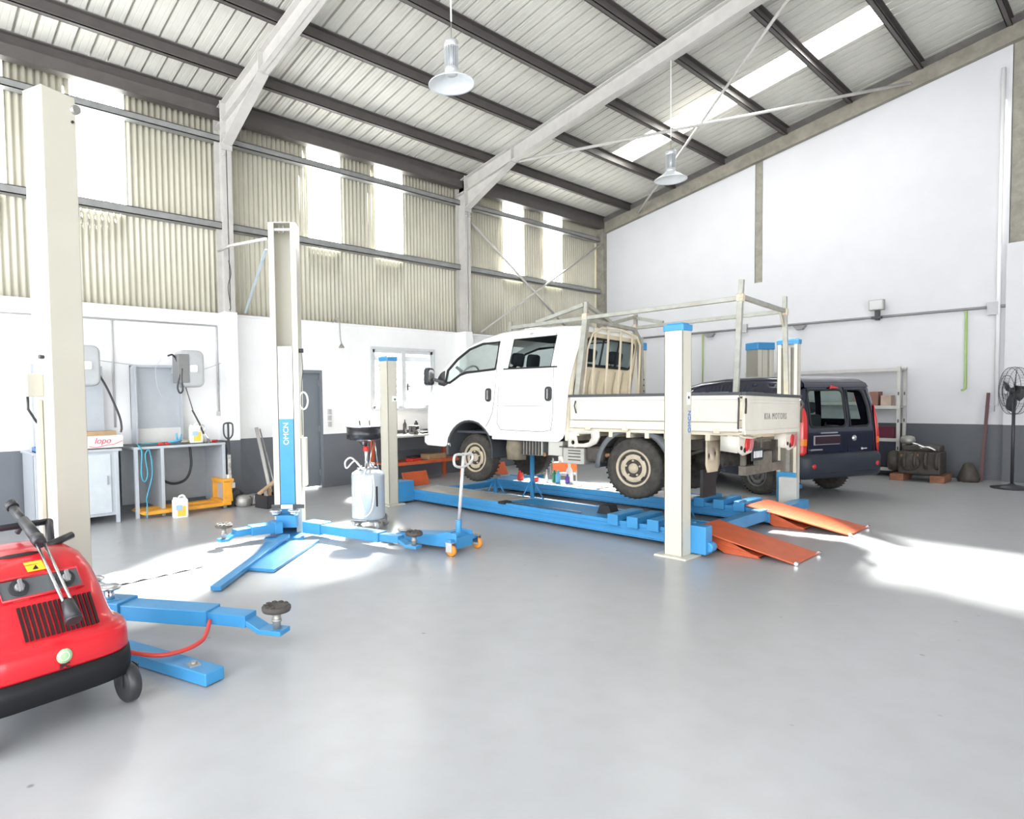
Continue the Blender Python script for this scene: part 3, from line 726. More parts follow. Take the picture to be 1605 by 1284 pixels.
for v0, mi in ((-.12, 0), (1.26, 1)):
    mb = MB(); panel(mb, [(v0, 1.13), (v0+.40, 1.13), (v0+.40, 1.0), (v0+.36, .955), (v0+.14, .93), (v0+.02, .97)], [], lambda v, z: (v, -.005, z), .1)
    mb.grid([[(v0, -.005, 1.13), (v0+.01, -.005, .96)], [(v0+.0, .16, 1.13), (v0+.0, .16, .98)]])
    h = mb.build('lamp_bracket', M_tb, TR, solid=.014)
    for k, q in enumerate((.22, .33)):
        mb = MB(); mb.prism([(v0+q+.045*math.cos(t)+.014*math.sin(t), 1.045+.072*math.sin(t)) for t in [2*PI*j/18 for j in range(18)]], -.03, -.01, 'xz'); mb.build('tail_lamp', M_red if k == 0 else mat('pink_lamp', (.5, .17, .19), .3), h, bevel=.004)
    mb = MB(); mb.cyl((v0+.08, -.02, 1.01), (v0+.08, -.006, 1.01), .022, seg=10); mb.cyl((v0+.17, -.02, .985), (v0+.17, -.006, .985), .026, seg=10); each(mb, 'lamp_hole', M_black, h)
# wheels
for v, s in ((.14, -1), (1.60, 1)): wheel(TR, v, 1.22, .715, .355, .20, s)
for v, s in ((.16, -1), (1.42, 1)): wheel(TR, v, 3.72, .70, .345, .19, s)
MB().cyl((.2, 3.72, .70), (1.4, 3.72, .70), .04, seg=10).build('front_axle', M_dark, TR)
# ---- guard bars behind the cab
mb = MB(); G = 1.93
mb.tube([(.13, G+.02, 1.58), (.15, G-.02, 2.15), (.22, G-.05, 2.34), (.42, G-.06, 2.43), (.9, G-.06, 2.44), (1.3, G-.06, 2.38), (1.42, G-.04, 2.28), (1.48, G, 1.95), (1.5, G+.02, 1.58)], .014, 8)
for v in (.30, .61, .92, 1.22): mb.bar((v, G-.04, 2.42), (v, G, 1.58), .03, .015, up=(0, 1, 0))
mb.build('guard_bars', mat('guard_rusty_cream', (.66, .60, .50), .6, noise=.2, scale=5, col2=(.60, .50, .38)), TR)
# ---- pipe rack
rk = MB()
Tt = .045
def sq(a, b, w=Tt): rk.bar(a, b, w, w)
nr, fr = .05, 1.40
sq((.05, .04, 2.72), (.05, .05, 2.50)); sq((.05, .05, 2.52), (.10, .10, 1.56), .05)
sq((fr, .06, 2.72), (fr, .06, 2.50)); sq((fr, .06, 2.52), (1.62, .09, 1.56), .05)
sq((.05, .05, 2.535), (.05, 3.05, 2.50)); sq((fr, .05, 2.55), (fr, 3.0, 2.51))
sq((.05, .05, 2.55), (fr, .06, 2.55))
sq((.05, 1.87, 2.71), (.05, 1.87, 2.50)); sq((fr, 1.95, 2.71), (fr, 1.95, 2.50))
sq((.05, 1.87, 2.50), (fr, 1.95, 2.50))
sq((.05, 1.87, 2.50), (.08, 2.0, 1.56), .07); sq((fr, 1.97, 2.50), (1.52, 1.95, 2.36), .05); sq((1.52, 1.95, 2.40), (1.64, 1.97, 1.56), .07)
sq((.05, 1.87, 2.68), (.66, 1.9, 2.53)); sq((fr, 1.95, 2.68), (.72, 1.9, 2.52)); sq((.05, 1.90, 2.68), (.05, 2.62, 2.53)); sq((fr, 1.95, 2.66), (fr, 1.55, 2.56))
sq((.05, 3.05, 2.58), (.05, 3.05, 2.46)); sq((.05, 3.02, 2.51), (fr, 3.0, 2.51))
sq((.05, .07, 2.38), (.17, .07, 2.53), .025); sq((fr, .07, 2.38), (fr-.12, .07, 2.53), .025)
rko = rk.build('pipe_rack', M_galv, TR, bevel=.003)
mb = MB()
for v, u, z in ((.05, .05, 2.53), (fr, .06, 2.53), (.05, 1.88, 2.52), (fr, 1.96, 2.52)):
    mb.box(v-.035, v+.035, u-.035, u+.035, z-.03, z+.05)
each(mb, 'weld_joint', mat('weld_patina', (.66, .60, .50), .6, noise=.2, scale=25, col2=(.45, .34, .24)), rko, bevel=.01)
mb = MB()
for z in (1.66, 1.74, 1.82): mb.cyl((1.61, 1.93, z), (1.61, 1.925, z), .012, seg=8)
each(mb, 'bolt_hole', M_black, rko)
# ================================================================== FOUR-POST LIFT under the truck
L4 = thing('four_post_lift', 'blue four-post vehicle lift with cream posts and orange ramps, under the truck', 'lift')
def post4(x, y, h, openx=1, L=.20, Wd=.17, slot=False):
    """channel post; its open side looks towards +x or -x"""
    mb = MB(); s = openx; xb = x if s > 0 else x+Wd
    t = .012
    def bx(a, b, c, d): mb.box(min(a, b), max(a, b), c, d, .02, h)
    bx(xb, xb+s*t, y, y+L); bx(xb, xb+s*Wd, y, y+t); bx(xb, xb+s*Wd, y+L-t, y+L)
    bx(xb+s*Wd-s*t, xb+s*Wd, y, y+.05); bx(xb+s*Wd-s*t, xb+s*Wd, y+L-.05, y+L)
    p = mb.build('post', M_cream, L4, bevel=.004)
    mb = MB(); q = sorted((xb+s*t, xb+s*(t+.012))); mb.box(q[0], q[1], y+t, y+L-t, .03, h-.05); mb.build('inner_dark_sheet', mat('post_inner_grey', (.26, .25, .22), .5), p)  # added dark sheet: shade inside the open channel put into colour
    MB().box(x-.07, x+Wd+.07, y-.07, y+L+.07, 0, .02).build('base_plate', M_cream, p, bevel=.003)
    mb = MB(); mb.prism(rrect(x-.012, x+Wd+.012, y-.012, y+L+.012, .02), h-.01, h+.05, 'xy'); mb.prism(rrect(x+.01, x+Wd-.01, y+.01, y+L-.01, .02), h+.05, h+.065, 'xy'); mb.build('cap', M_cap, p, bevel=.006)
    mb = MB(); mb.bar((x+Wd/2, y+L/2, .1), (x+Wd/2, y+L/2, h-.05), .05, .01)
    lad = mb.build('safety_rail', M_dullmetal, p)
    mb = MB(); z = .3
    while z < h-.2: mb.box(x+Wd/2-.012-.02*s, x+Wd/2+.012-.02*s, y+L/2-.012, y+L/2+.012, z, z+.05); z += .13
    each(mb, 'rail_slot', M_black, lad)
    return p
p1 = post4(5.72, 2.95, 2.17, 1, .185, .17); p2 = post4(5.63, 7.38, 2.12, 1, .19, .17)
p3 = post4(9.20, 3.15, 2.22, -1, .26, .10); p4 = post4(9.25, 7.5, 2.15, -1, .2, .17)
# maker's lettering, plaque on the near post
mb = MB(); mb.box(5.80, 5.87, 2.948, 2.95, 1.46, 1.58); pq = mb.build('plaque', M_wplast, p1)
MB().cyl((5.835, 2.946, 1.53), (5.835, 2.948, 1.53), .014, seg=14).build('lock_hole', M_black, pq)
text('lettering', 'OMCN', .07, M_bletter, p1, (5.85, 2.947, 1.30), (PI/2, -PI/2, 0))
mb = MB(); mb.box(5.71, 5.80, 7.375, 7.38, 1.52, 1.60); pq = mb.build('plaque', M_wplast, p2)
MB().cyl((5.755, 7.37, 1.55), (5.755, 7.376, 1.55), .014, seg=14).build('lock_hole', M_black, pq)
# runways
def runway(x0, x1, y0, y1, plate, nr):
    mb = MB(); z0, z1 = .045, .185
    mb.box(x0, x1, y0, y1, z1-.012, z1)
    for xe, s in ((x0, 1), (x1, -1)):
        a, b = sorted((xe, xe+s*.008)); mb.box(a, b, y0, y1, z0, z1)
        a, b = sorted((xe-s*.02, xe+s*.05)); mb.box(a, b, y0, y1, z0, z0+.012)
        a, b = sorted((xe-s*.012, xe)); mb.box(a, b, y0, y1, z1-.03, z1+.012)
        mb.box(a, b, y0, y1, .105, .118)
    y = y0+.3
    while y < y1: mb.box(x0+.01, x1-.01, y, y+.03, z0+.02, z1-.012); y += .6
    return mb.build('runway', M_blue, L4, bevel=.002)
ry0, ry1 = 2.98, 7.55
r1_ = runway(6.10, 6.68, ry0, ry1, 1, 0); r2_ = runway(7.86, 8.44, ry0, ry1, 0, 1)
M_plate = mat('scuffed_steel_plate', (.50, .47, .42), .4, metal=.3, noise=.1, scale=5)
mb = MB(); mb.prism([(6.12, 5.72), (6.66, 5.58), (6.66, 7.48), (6.12, 7.48)], .186, .196, 'xy'); lab(mb.build('turntable_cover', M_plate, r1_), 'grey scuffed steel plate at the front of the runway')
mb = MB(); mb.bar((6.17, 4.42, .20), (6.17, 5.55, .20), .03, .02); lab(mb.build('tie_rod', M_chrome, r1_), 'bright steel rod along the runway edge')
mb = MB(); mb.box(6.05, 6.2, 5.52, 5.62, .185, .215); mb.build('rod_end', M_black, r1_)
M_sheet = mat('white_cover_sheet', (.82, .82, .82), .4)
mb = MB(); mb.box(7.89, 8.41, 4.0, 7.0, .186, .194); mb.box(7.87, 8.43, 4.6, 5.2, .192, .20); lab(mb.build('cover_sheet', M_sheet, r2_), 'white protective sheet on the far runway')
# sliding blocks near the rear end of both runways
for xa, R_, n_ in ((6.07, r1_, (3.38, 3.62, 3.86)), (7.83, r2_, (3.25, 3.50, 3.75))):
    for y in n_:
        MB().box(xa, xa+.50, y, y+.13, .19, .26).box(xa-.02, xa+.02, y, y+.13, .14, .26).build('support_block', M_blue, R_, bevel=.006)
# cross beams with end carriages
for y in (3.02, 7.50):
    mb = MB(); mb.box(6.68, 7.86, y-.02, y+.10, .07, .20) if y < 4 else mb.box(5.85, 9.25, y-.06, y+.06, .045, .14)
    if y < 4: mb.box(5.9, 9.18, y+.12, y+.18, .05, .11); mb.box(5.86, 6.10, y-.02, y+.12, .05, .3); mb.box(8.44, 9.2, y-.02, y+.12, .05, .16)
    else: mb.box(5.80, 6.10, y-.12, y+.12, .03, .33)
    mb.build('crossbeam', M_blue, L4, bevel=.006)
mb = MB(); mb.box(5.88, 6.02, 2.80, 3.0, .03, .30); mb.cyl((5.92, 2.80, .10), (6.02, 2.80, .10), .05, seg=14); mb.build('pulley_box', M_blue, L4, bevel=.01)
lab(MB().box(9.10, 9.19, 3.12, 3.34, .0, .44).build('hydraulic_box', mat('pale_grey_paint', (.52, .52, .5), .5), L4, bevel=.005), 'pale grey steel box on the right rear post')
MB().box(9.19, 9.235, 3.16, 3.40, .03, .50).build('side_plate', M_blue, L4, bevel=.004)
# orange wheel stop and ramps
mb = MB(); mb.M = Matrix.Translation((6.35, 7.60, .30)) @ Matrix.Rotation(math.radians(-22), 4, 'X'); mb.box(-.27, .22, -.012, .012, -.10, .13); lab(mb.build('wheel_stop', M_orange, L4, bevel=.006), 'orange folding wheel stop')
mb = MB(); mb.M = Matrix.Translation((8.15, 7.60, .30)) @ Matrix.Rotation(math.radians(-22), 4, 'X'); mb.box(-.25, .25, -.012, .012, -.10, .13); lab(mb.build('wheel_stop', M_orange, L4, bevel=.006), 'orange folding wheel stop')
def ramp(x0, x1, y0, y1):
    sk = .10
    mb = MB()
    P = [(x0, y0, .235), (x1, y0, .235), (x1+sk, y1, .018), (x0+sk, y1, .018)]
    mb.mi = 0; top = P; bot = [(a, b, max(c-.014, .004)) for a, b, c in P]
    v = [mb.v(p) for p in top+bot]
    for q in ((0, 1, 2, 3), (7, 6, 5, 4), (0, 4, 5, 1), (1, 5, 6, 2), (2, 6, 7, 3), (3, 7, 4, 0)): mb._f([v[i] for i in q])
    r = mb.build('ramp', M_orange, L4, bevel=.004)
    mb = MB()
    for a in (x0+.12, x1-.12):
        mb.prism([(y0-.12, .205), (y0-.12, .09), (y0-.28, .004), (y0-.62, .004)], a-.01, a+.01, 'yz')
    mb.prism([(y0-.12, .10), (y0-.60, .03), (y0-.60, .018), (y0-.12, .085)], x0+.1, x1-.1, 'yz')
    mb.build('ramp_wedge', M_orange, r)
    mb = MB()
    for a in (x0+sk+.01, x1+sk-.01): mb.cyl((a-.02, y1-.01, .02), (a+.02, y1-.01, .02), .018, seg=10)
    each(mb, 'ramp_roller', M_chrome, r)
    return r
ramp(6.10, 6.70, 3.05, 2.13); ramp(7.78, 8.42, 3.22, 2.17)
# axle stands carrying the truck
def stand(x, y, h, label):
    t = thing('axle_stand', label, 'axle stand', (x, y, 0), 0, None)
    MB().box(-.024, .024, -.024, .024, .0, h).build('post', M_blue, t, bevel=.004)
    mb = MB()
    for a, b in ((1, 1), (1, -1), (-1, 1), (-1, -1)): mb.tube([(a*.02, b*.02, .32), (a*.13, b*.13, .012)], .012, 6)
    mb.build('brace', M_blue, t)
    mb = MB(); mb.box(-.06, .06, -.05, .05, h-.005, h+.02); mb.box(-.06, -.045, -.05, .05, h+.02, h+.05); mb.box(.045, .06, -.05, .05, h+.02, h+.05); mb.build('saddle', M_dullmetal, t)
    return t
stand(7.25, 6.05, .76, 'blue steel stand holding the truck chassis on the near side, behind the front wheel')
stand(7.0, 6.55, .36, 'short blue steel stand standing low beside the truck front wheel')
stand(7.60, 3.95, .60, 'blue steel stand under the rear axle of the truck')
# bottle jack etc. at the rear of the lift
t = thing('bottle_jack', 'dark red and black jack standing on the near runway behind the truck wheel', 'jack', (6.43, 3.36, .262))
MB().box(-.10, .10, -.09, .09, 0, .06).build('base', M_black, t, bevel=.006)
MB().cyl((0, 0, .06), (0, 0, .20), .045, seg=16).build('cylinder', mat('jack_red', (.35, .03, .03), .4), t)
MB().cyl((0, 0, .20), (0, 0, .30), .02, seg=12).build('ram', M_chrome, t)
MB().tube([(.05, 0, .08), (.09, .02, .2), (.06, .02, .30)], .012, 6).build('lever', M_dullmetal, t)
tag(MB().prism([(0, 0), (.2, 0), (.16, .10), (.04, .10)], -.08, .08, 'yz').build('wheel_chock', M_black, None, loc=(6.42, 4.12, .187)), 'black rubber wheel chock lying on the near blue runway', 'chock')

# ================================================================== TWO-POST LIFT in the foreground
def arm(t, p0, p1, p2, z, pad=True, w0=.15, w1=.11, padz=None, name='arm'):
    """swing arm from p0 to p1 (outer tube) and on to p2 (inner tube with pad)"""
    p0, p1, p2 = [Vector((*p, z)) for p in (p0, p1, p2)]
    a = MB().bar(p0, p1, w0, .10).bar(p0, p0.lerp(p1, .25), w0+.03, .13).build(name, M_blue, t, bevel=.006)
    d = (p2-p1).normalized(); q = p1 + (p2-p1)*.60
    mb = MB(); mb.bar(p1-d*.05, q, w1, .075); q2 = q+d*.09-Vector((0, 0, .055)); mb.bar(q-d*.02, q2, w1*.92, .03); mb.bar(q2-d*.01, p2+d*.06-Vector((0, 0, .055)), w1*.92, .03)
    e = mb.build('arm_extension', M_blue, a, bevel=.004)
    if pad:
        mb = MB(); c = p2-Vector((0, 0, .04)); h = padz or .13
        mb.cyl(c, c+Vector((0, 0, h)), .026, seg=14); mb.cyl(c+Vector((0, 0, h*.4)), c+Vector((0, 0, h*.55)), .032, seg=14); mb.build('pad_screw', M_dullmetal, a)
        mb = MB(); cc = c+Vector((0, 0, h)); mb.lathe([(.03, 0), (.085, .0), (.09, .012), (.09, .028), (.082, .034), (.045, .034), (.04, .026), (.001, .026)], cc, 'z', 24)
        for k in range(10):
            an = 2*PI*k/10; mb.box(cc.x+.065*math.cos(an)-.012, cc.x+.065*math.cos(an)+.012, cc.y+.065*math.sin(an)-.012, cc.y+.065*math.sin(an)+.012, cc.z+.03, cc.z+.042)
        mb.build('rubber_pad', mat('pad_rubber', (.085, .075, .07), .8, noise=.15), a)
    return a
L2 = thing('two_post_lift', 'cream and blue two-post vehicle lift with swing arms, left foreground', 'lift')
# near column: closed back towards the viewer
A0 = Vector((.90, 4.77, 0)); ang = math.radians(21.5)
col = Vector((math.cos(ang), math.sin(ang), 0)); cdp = Vector((-math.sin(ang), math.cos(ang), 0))
MA = Matrix((col, cdp, Vector((0, 0, 1)))).transposed().to_4x4(); MA.translation = A0
mb = MB(); mb.M = MA; H2 = 3.60; Wc, Dc = .232, .20
mb.box(0, Wc, 0, .012, .0, H2); mb.box(0, .012, 0, Dc, 0, H2); mb.box(Wc-.012, Wc, 0, Dc, 0, H2); mb.box(0, .05, Dc-.012, Dc, 0, H2); mb.box(Wc-.05, Wc, Dc-.012, Dc, 0, H2); mb.box(0, Wc, 0, Dc, H2-.012, H2)
ca = mb.build('column', M_cream, L2, bevel=.006)
mb = MB(); mb.M = MA; mb.box(-.04, -.005, .10, .14, .35, 1.58); mb.box(-.11, -.0, .09, .16, 1.60, 1.75); mb.build('cable_duct', M_cream, ca, bevel=.006)
mb = MB(); mb.M = MA; mb.tube([(-.09, .12, 1.6), (-.09, .12, 1.52), (-.03, .12, 1.42)], .008, 6); mb.cyl((-.03, .08, 1.86), (-.005, .08, 1.86), .014, seg=10); mb.cyl((Wc-.03, -.012, H2-.17), (Wc-.03, .0, H2-.17), .009, seg=10); mb.build('cable_gland', M_bplast, ca)
mb = MB(); mb.M = MA; mb.cyl((Wc-.01, -.03, H2-.085), (Wc-.01, .10, H2-.085), .03, seg=14); mb.build('roller', M_dullmetal, ca)
mb = MB(); mb.M = MA; mb.box(-.05, Wc+.05, -.02, Dc+.05, 0, .02); mb.build('base_plate', M_blue, ca)
mb = MB(); mb.M = MA; mb.box(.03, Wc-.03, Dc-.03, Dc+.10, .12, .60); mb.box(-.08, Wc+.08, Dc, Dc+.28, .13, .26); cr = mb.build('carriage', M_blue, L2, bevel=.006)
mb = MB(); mb.M = MA; mb.cyl((Wc+.03, Dc+.2, .26), (Wc+.03, Dc+.2, .36), .05, seg=16); mb.cyl((-.03, Dc+.2, .26), (-.03, Dc+.2, .36), .05, seg=16); each(mb, 'arm_pivot', M_dullmetal, cr)
# arms of the near column
arm(L2, (1.13, 4.72), (1.62, 4.02), (1.86, 3.62), .17, w0=.17, w1=.13, padz=.11)
mb = MB(); mb.bar((1.0, 4.5, .04), (1.37, 3.40, .04), .13, .07); bm_ = mb.build('floor_beam', M_blue, L2, bevel=.006)
mb = MB(); mb.box(1.28, 1.34, 3.52, 3.58, .075, .084); mb.cyl((1.31, 3.55, .08), (1.31, 3.55, .097), .018, seg=6); mb.build('bolt', M_dullmetal, bm_)
arm(L2, (1.02, 4.98), (.65, 5.5), (.45, 5.9), .17)
mb = MB(); mb.cyl((1.16, 4.62, .22), (1.16, 4.62, .31), .03, seg=12); mb.lathe([(.001, 0), (.07, 0), (.075, .012), (.06, .022), (.001, .022)], (1.16, 4.62, .31), 'z', 20); lab(mb.build('spare_pad', M_chrome, L2), 'bright round pad parked on the near arm joint')
mb = MB(); mb.cyl((1.10, 4.80, .22), (1.10, 4.80, .34), .03, seg=12); mb.lathe([(.001, 0), (.07, 0), (.075, .012), (.06, .022), (.001, .022)], (1.10, 4.80, .34), 'z', 20); lab(mb.build('spare_pad', M_chrome, L2), 'bright round pad parked beside the near column')
MB().box(1.04, 1.22, 4.56, 4.90, .10, .24).build('arm_joint', M_blue, L2, bevel=.01)
# hydraulic hose, red
tag(MB().tube([(.93, 3.95, .20), (1.04, 3.86, .14), (1.18, 3.76, .105), (1.32, 3.74, .10), (1.44, 3.78, .11), (1.50, 3.84, .13), (1.56, 3.93, .17)], .013, 8, smoothn=6).build('red_hose', mat('red_hose', (.62, .06, .05), .4)), 'thin red hydraulic hose looping below the near lift arm', 'hose')
# far column: open channel with blue carriage
B0 = Vector((3.50, 6.79, 0)); bx_ = Vector((.262, -.209, 0)).normalized(); by_ = Vector((-bx_.y, bx_.x, 0))
MBm = Matrix((bx_, by_, Vector((0, 0, 1)))).transposed().to_4x4(); MBm.translation = B0
mb = MB(); mb.M = MBm; Wb, Db = .315, .26
mb.box(0, Wb, Db-.012, Db, 0, H2); mb.box(0, .012, 0, Db, 0, H2); mb.box(Wb-.012, Wb, 0, Db, 0, H2); mb.box(0, .066, -.012, .0, 0, H2); mb.box(Wb-.066, Wb, -.012, 0, 0, H2); mb.box(0, Wb, -.012, Db, H2-.012, H2)
cb = mb.build('column', M_cream, L2, bevel=.004)
mb = MB(); mb.M = MBm; mb.box(.066, Wb-.066, 0.0, .012, H2-.10, H2-.07); mb.cyl((.12, .03, H2-.12), (.12, .03, H2-.03), .012, seg=8); mb.cyl((.17, .03, H2-.12), (.17, .03, H2-.03), .012, seg=8); mb.build('top_bracket', M_dullmetal, cb)
M_inner = mat('white_cover', (.80, .80, .82), .35)
mb = MB(); mb.M = MBm; mb.box(.075, Wb-.075, -.006, .05, 1.34, 2.18); lab(mb.build('carriage_cover', M_inner, L2), 'white upper cover of the far column carriage')
mb = MB(); mb.M = MBm; mb.box(.075, Wb-.075, -.012, .05, .12, 1.34); mb.box(.045, Wb-.045, -.16, .0, .10, .24); cr = mb.build('carriage', M_blue, L2, bevel=.003)
t_ = text('lettering', 'OMCN', .085, M_wletter, cr); t_.matrix_world = MBm @ Matrix.Translation((.155, -.014, 1.17)) @ Matrix.Rotation(PI/2, 4, 'X') @ Matrix.Rotation(PI/2, 4, 'Z')
mb = MB(); mb.M = MBm
for a in (.066, Wb-.074): mb.box(a, a+.008, -.008, .06, .12, 2.18)
each(mb, 'slide_rail', M_dark, cb)
mb = MB(); mb.M = MBm; mb.box(-.03, Wb+.03, -.035, -.02, .30, .345); lab(mb.build('strap', M_gplast, cb), 'dark strap round the column')
mb = MB(); mb.M = MBm; mb.box(.08, Wb-.10, -.045, -.036, .30, .345); mb.build('strap_plate', M_wplast, cb)
mb = MB(); mb.M = MBm; mb.box(Wb, Wb+.06, .02, .14, .55, 1.12); lab(mb.build('control_box', M_cream, cb, bevel=.005), 'cream control box on the side of the far column')
mb = MB(); mb.M = MBm; mb.cyl((Wb+.0, .03, 2.13), (Wb+.05, .03, 2.13), .025, seg=12); mb.tube([(Wb+.03, .03, 2.1), (Wb+.04, .03, 1.9), (Wb+.02, .03, 1.7), (Wb+.02, .03, 1.15)], .004, 5, smoothn=4); mb.build('limit_switch', M_bplast, cb)
mb = MB(); mb.M = MBm; mb.tube([(Wb+.04+.05*math.cos(t), .03, 1.55+.1*math.sin(t)) for t in [2*PI*k/16 for k in range(16)]], .012, 6, closed=True); mb.build('cable_coil', M_wplast, cb)
mb = MB(); mb.M = MBm; mb.box(-.06, Wb+.06, -.35, Db+.05, 0, .02); mb.build('base_plate', M_blue, cb)
# bars tying the column to the building
mb = MB(); mb.tube([(3.50, 6.85, 3.42), (3.85, 8.6, 3.72), (4.05, 9.46, 3.83)], .02, 8); mb.build('tie_bar', M_steel, cb)
mb = MB(); mb.bar((3.50, 6.85, 3.30), (4.52, 9.6, 2.95), .03, .012); lab(mb.build('tie_bar', mat('pale_blue_bar', (.55, .68, .78), .4), cb), 'pale blue diagonal tie bar')
arm(L2, (3.45, 6.58), (3.10, 6.62), (2.80, 6.60), .125, w0=.16, w1=.11, padz=.12)
arm(L2, (3.72, 6.42), (3.98, 5.35), (4.08, 4.95), .115, w0=.15, w1=.11, padz=.10)
mb = MB(); mb.prism([(3.15, 6.35), (3.62, 6.02), (2.68, 5.24), (2.52, 5.50)], .004, .035, 'xy'); mb.build('floor_plate', M_blue, L2, bevel=.004)
MB().bar((3.40, 6.35, .06), (2.06, 5.05, .03), .09, .04).build('lock_bar', M_blue, L2, bevel=.004)
mb = MB(); mb.M = MBm
for a, h in ((.03, .28), (.24, .28)): mb.cyl((a, -.12, .24), (a, -.12, h), .05, seg=16); mb.lathe([(.001, 0), (.07, 0), (.075, .012), (.06, .02), (.001, .02)], (a, -.12, h), 'z', 20)
each(mb, 'arm_pivot', M_chrome, cr)

# ================================================================== VAN'S TWO-POST LIFT
L3 = thing('two_post_lift', 'cream two-post lift with blue caps beside the dark blue van', 'lift')
for (x, y, rz, h) in ((13.05, 5.15, -.4, 2.42), (10.76, 6.38, -.4, 2.40)):
    mb = MB(); mb.M = Matrix.Translation((x, y, 0)) @ Matrix.Rotation(rz, 4, 'Z')
    w, dd = .40, .28
    if x < 12: w, dd = .14, .16
    mb.box(-w/2, w/2, -dd/2, -dd/2+.01, 0, h) if x < 12 else mb.box(-w/2, -w/2+.11, -dd/2, dd/2, 0, h).box(-w/2+.14, w/2-.13, -dd/2+.02, dd/2, 0, h).box(w/2-.10, w/2, -dd/2, dd/2, 0, h)
    mb.box(-w/2, -w/2+.01, -dd/2, dd/2, 0, h); mb.box(w/2-.01, w/2, -dd/2, dd/2, 0, h); mb.box(-w/2, w/2, dd/2-.01, dd/2, 0, h)
    p = mb.build('column', M_cream, L3, bevel=.003)
    mb = MB(); mb.M = Matrix.Translation((x, y, 0)) @ Matrix.Rotation(rz, 4, 'Z'); mb.prism(rrect(-w/2-.02, w/2+.02, -dd/2-.02, dd/2+.02, .03), h-.01, h+.13, 'xy'); mb.build('cap', M_cap, p, bevel=.015)
    if x > 12:
        mb = MB(); mb.M = Matrix.Translation((x, y, 0)) @ Matrix.Rotation(rz, 4, 'Z'); mb.box(w/2, w/2+.10, -.06, .06, 1.75, 2.15); mb.build('control_box', M_wplast, p, bevel=.01)
        mb = MB(); mb.M = Matrix.Translation((x, y, 0)) @ Matrix.Rotation(rz, 4, 'Z'); mb.tube([(w/2+.05, -.07, 2.2), (w/2+.02, -.08, 2.1), (w/2+.05, -.07, 1.9)], .012, 6); mb.build('cable', M_black, p)
for a, b, pz in (((10.85, 6.1), (10.50, 4.95), .10), ((12.95, 4.85), (12.4, 4.3), .10), ((10.9, 6.6), (11.5, 7.0), .1), ((11.35, 4.3), (10.95, 3.72), .1)):
    ar = MB().bar((*a, .09), (*b, .09), .12, .07).build('arm', M_blue, L3, bevel=.004)
    mb = MB(); mb.cyl((*b, .125), (*b, .20), .03, seg=12); mb.cyl((*b, .20), (*b, .215), .06, seg=16); mb.build('pad', M_chrome, ar)
# ================================================================== THE DARK BLUE VAN
VN = thing('van', 'dark blue passenger van with glazed rear doors, standing behind the white truck', 'van', (9.95, 3.38, 0), -.3761)
M_vb = mat('van_blue_metallic', (.010, .013, .034), .2, metal=.2, noise=.02, coat=.8)
M_vbump = mat('van_bumper_plastic', (.022, .028, .042), .5, noise=.05)
M_vglass = mat('van_glass', (.55, .68, .64), .03, trans=1.0, ior=1.05)
VC, VHW = .84, .82
def vhw(z):
    if z < .95: return VHW - .05*max(0, (.55-z)/.25)
    return VHW-.135*((z-.95)/.85)**1.35
VO = [(.10, 1.66), (.14, 1.72), (.24, 1.775), (.5, 1.81), (1.0, 1.825), (1.6, 1.82), (2.1, 1.78), (2.4, 1.72), (2.62, 1.62), (2.9, 1.40), (3.18, 1.13), (3.4, 1.06), (3.7, .99), (3.90, .88), (3.98, .72), (3.99, .40), (3.95, .30)]
VR = .11
def insetp(pts, r):
    out = []
    for i, p in enumerate(pts):
        a = Vector(pts[max(i-1, 0)]); b = Vector(pts[min(i+1, len(pts)-1)]); d = (b-a).normalized(); out.append((p[0]+d.y*r, p[1]-d.x*r))
    return out
VI = insetp(VO, VR)
def vrows(i0, i1):
    rows = []
    for i in range(i0, i1+1):
        o, n = Vector(VO[i]), Vector(VI[i]); w = vhw(o.y); row = []; K = 5
        for sgn in (-1, 1):
            for k in (range(K+1) if sgn < 0 else range(K, -1, -1)):
                t = math.radians(90*(1-k/K)); f = 1-math.cos(t); p = o.lerp(n, f); row.append((VC+sgn*(w-VR+VR*math.sin(t)), p.x, p.y))
            if sgn < 0:
                for q in (-.45, 0, .45): row.append((VC+q*w, o.x, o.y+.012*(1-abs(q)*2)*(1 if o.y > 1.6 else 0)))
        rows.append(row)
    return rows
mb = MB()
mb.grid(vrows(0, 8)); r1v = vrows(8, 10); mb.grid([r[:6] for r in r1v]); mb.grid([r[-6:] for r in r1v]); mb.grid(vrows(10, len(VO)-1))
def rearu(z): return .0 if z < .95 else .10*((z-.95)/.71)**1.5
VRr = .10
sidep = [(rearu(z)+VRr, z) for z in (.34, .6, .95, 1.2, 1.4, 1.56)] + VI[1:] + [(3.9, .30), (3.62, .28)] + arc(3.27, .33, .37, -5, 185, 12) + [(1.2, .26)] + arc(.78, .33, .37, -5, 185, 12)
sw = [(.35, 1.14), (.42, 1.55), (1.05, 1.60), (1.10, 1.12)], [(1.22, 1.12), (1.18, 1.60), (1.85, 1.60), (1.9, 1.10)], [(2.0, 1.10), (1.96, 1.60), (2.35, 1.58), (2.62, 1.44), (2.95, 1.12)]
for sgn in (-1, 1): panel(mb, sidep, list(sw), lambda u, z: (VC+sgn*vhw(z), u, z), .12)
def rfn(v, z):
    w = vhw(z); a = abs(v-VC); o = rearu(z)
    if a > w-VRr: q = min(1, (a-(w-VRr))/VRr); o += VRr*(1-math.sqrt(max(0, 1-q*q)))
    return (v, o, z)
RL = rrect(.225, .925, 1.06, 1.60, .07); RRR = [(1.02, 1.06), (1.36, 1.06), (1.41, 1.10), (1.40, 1.35), (1.34, 1.55), (1.28, 1.60), (1.02, 1.60)]
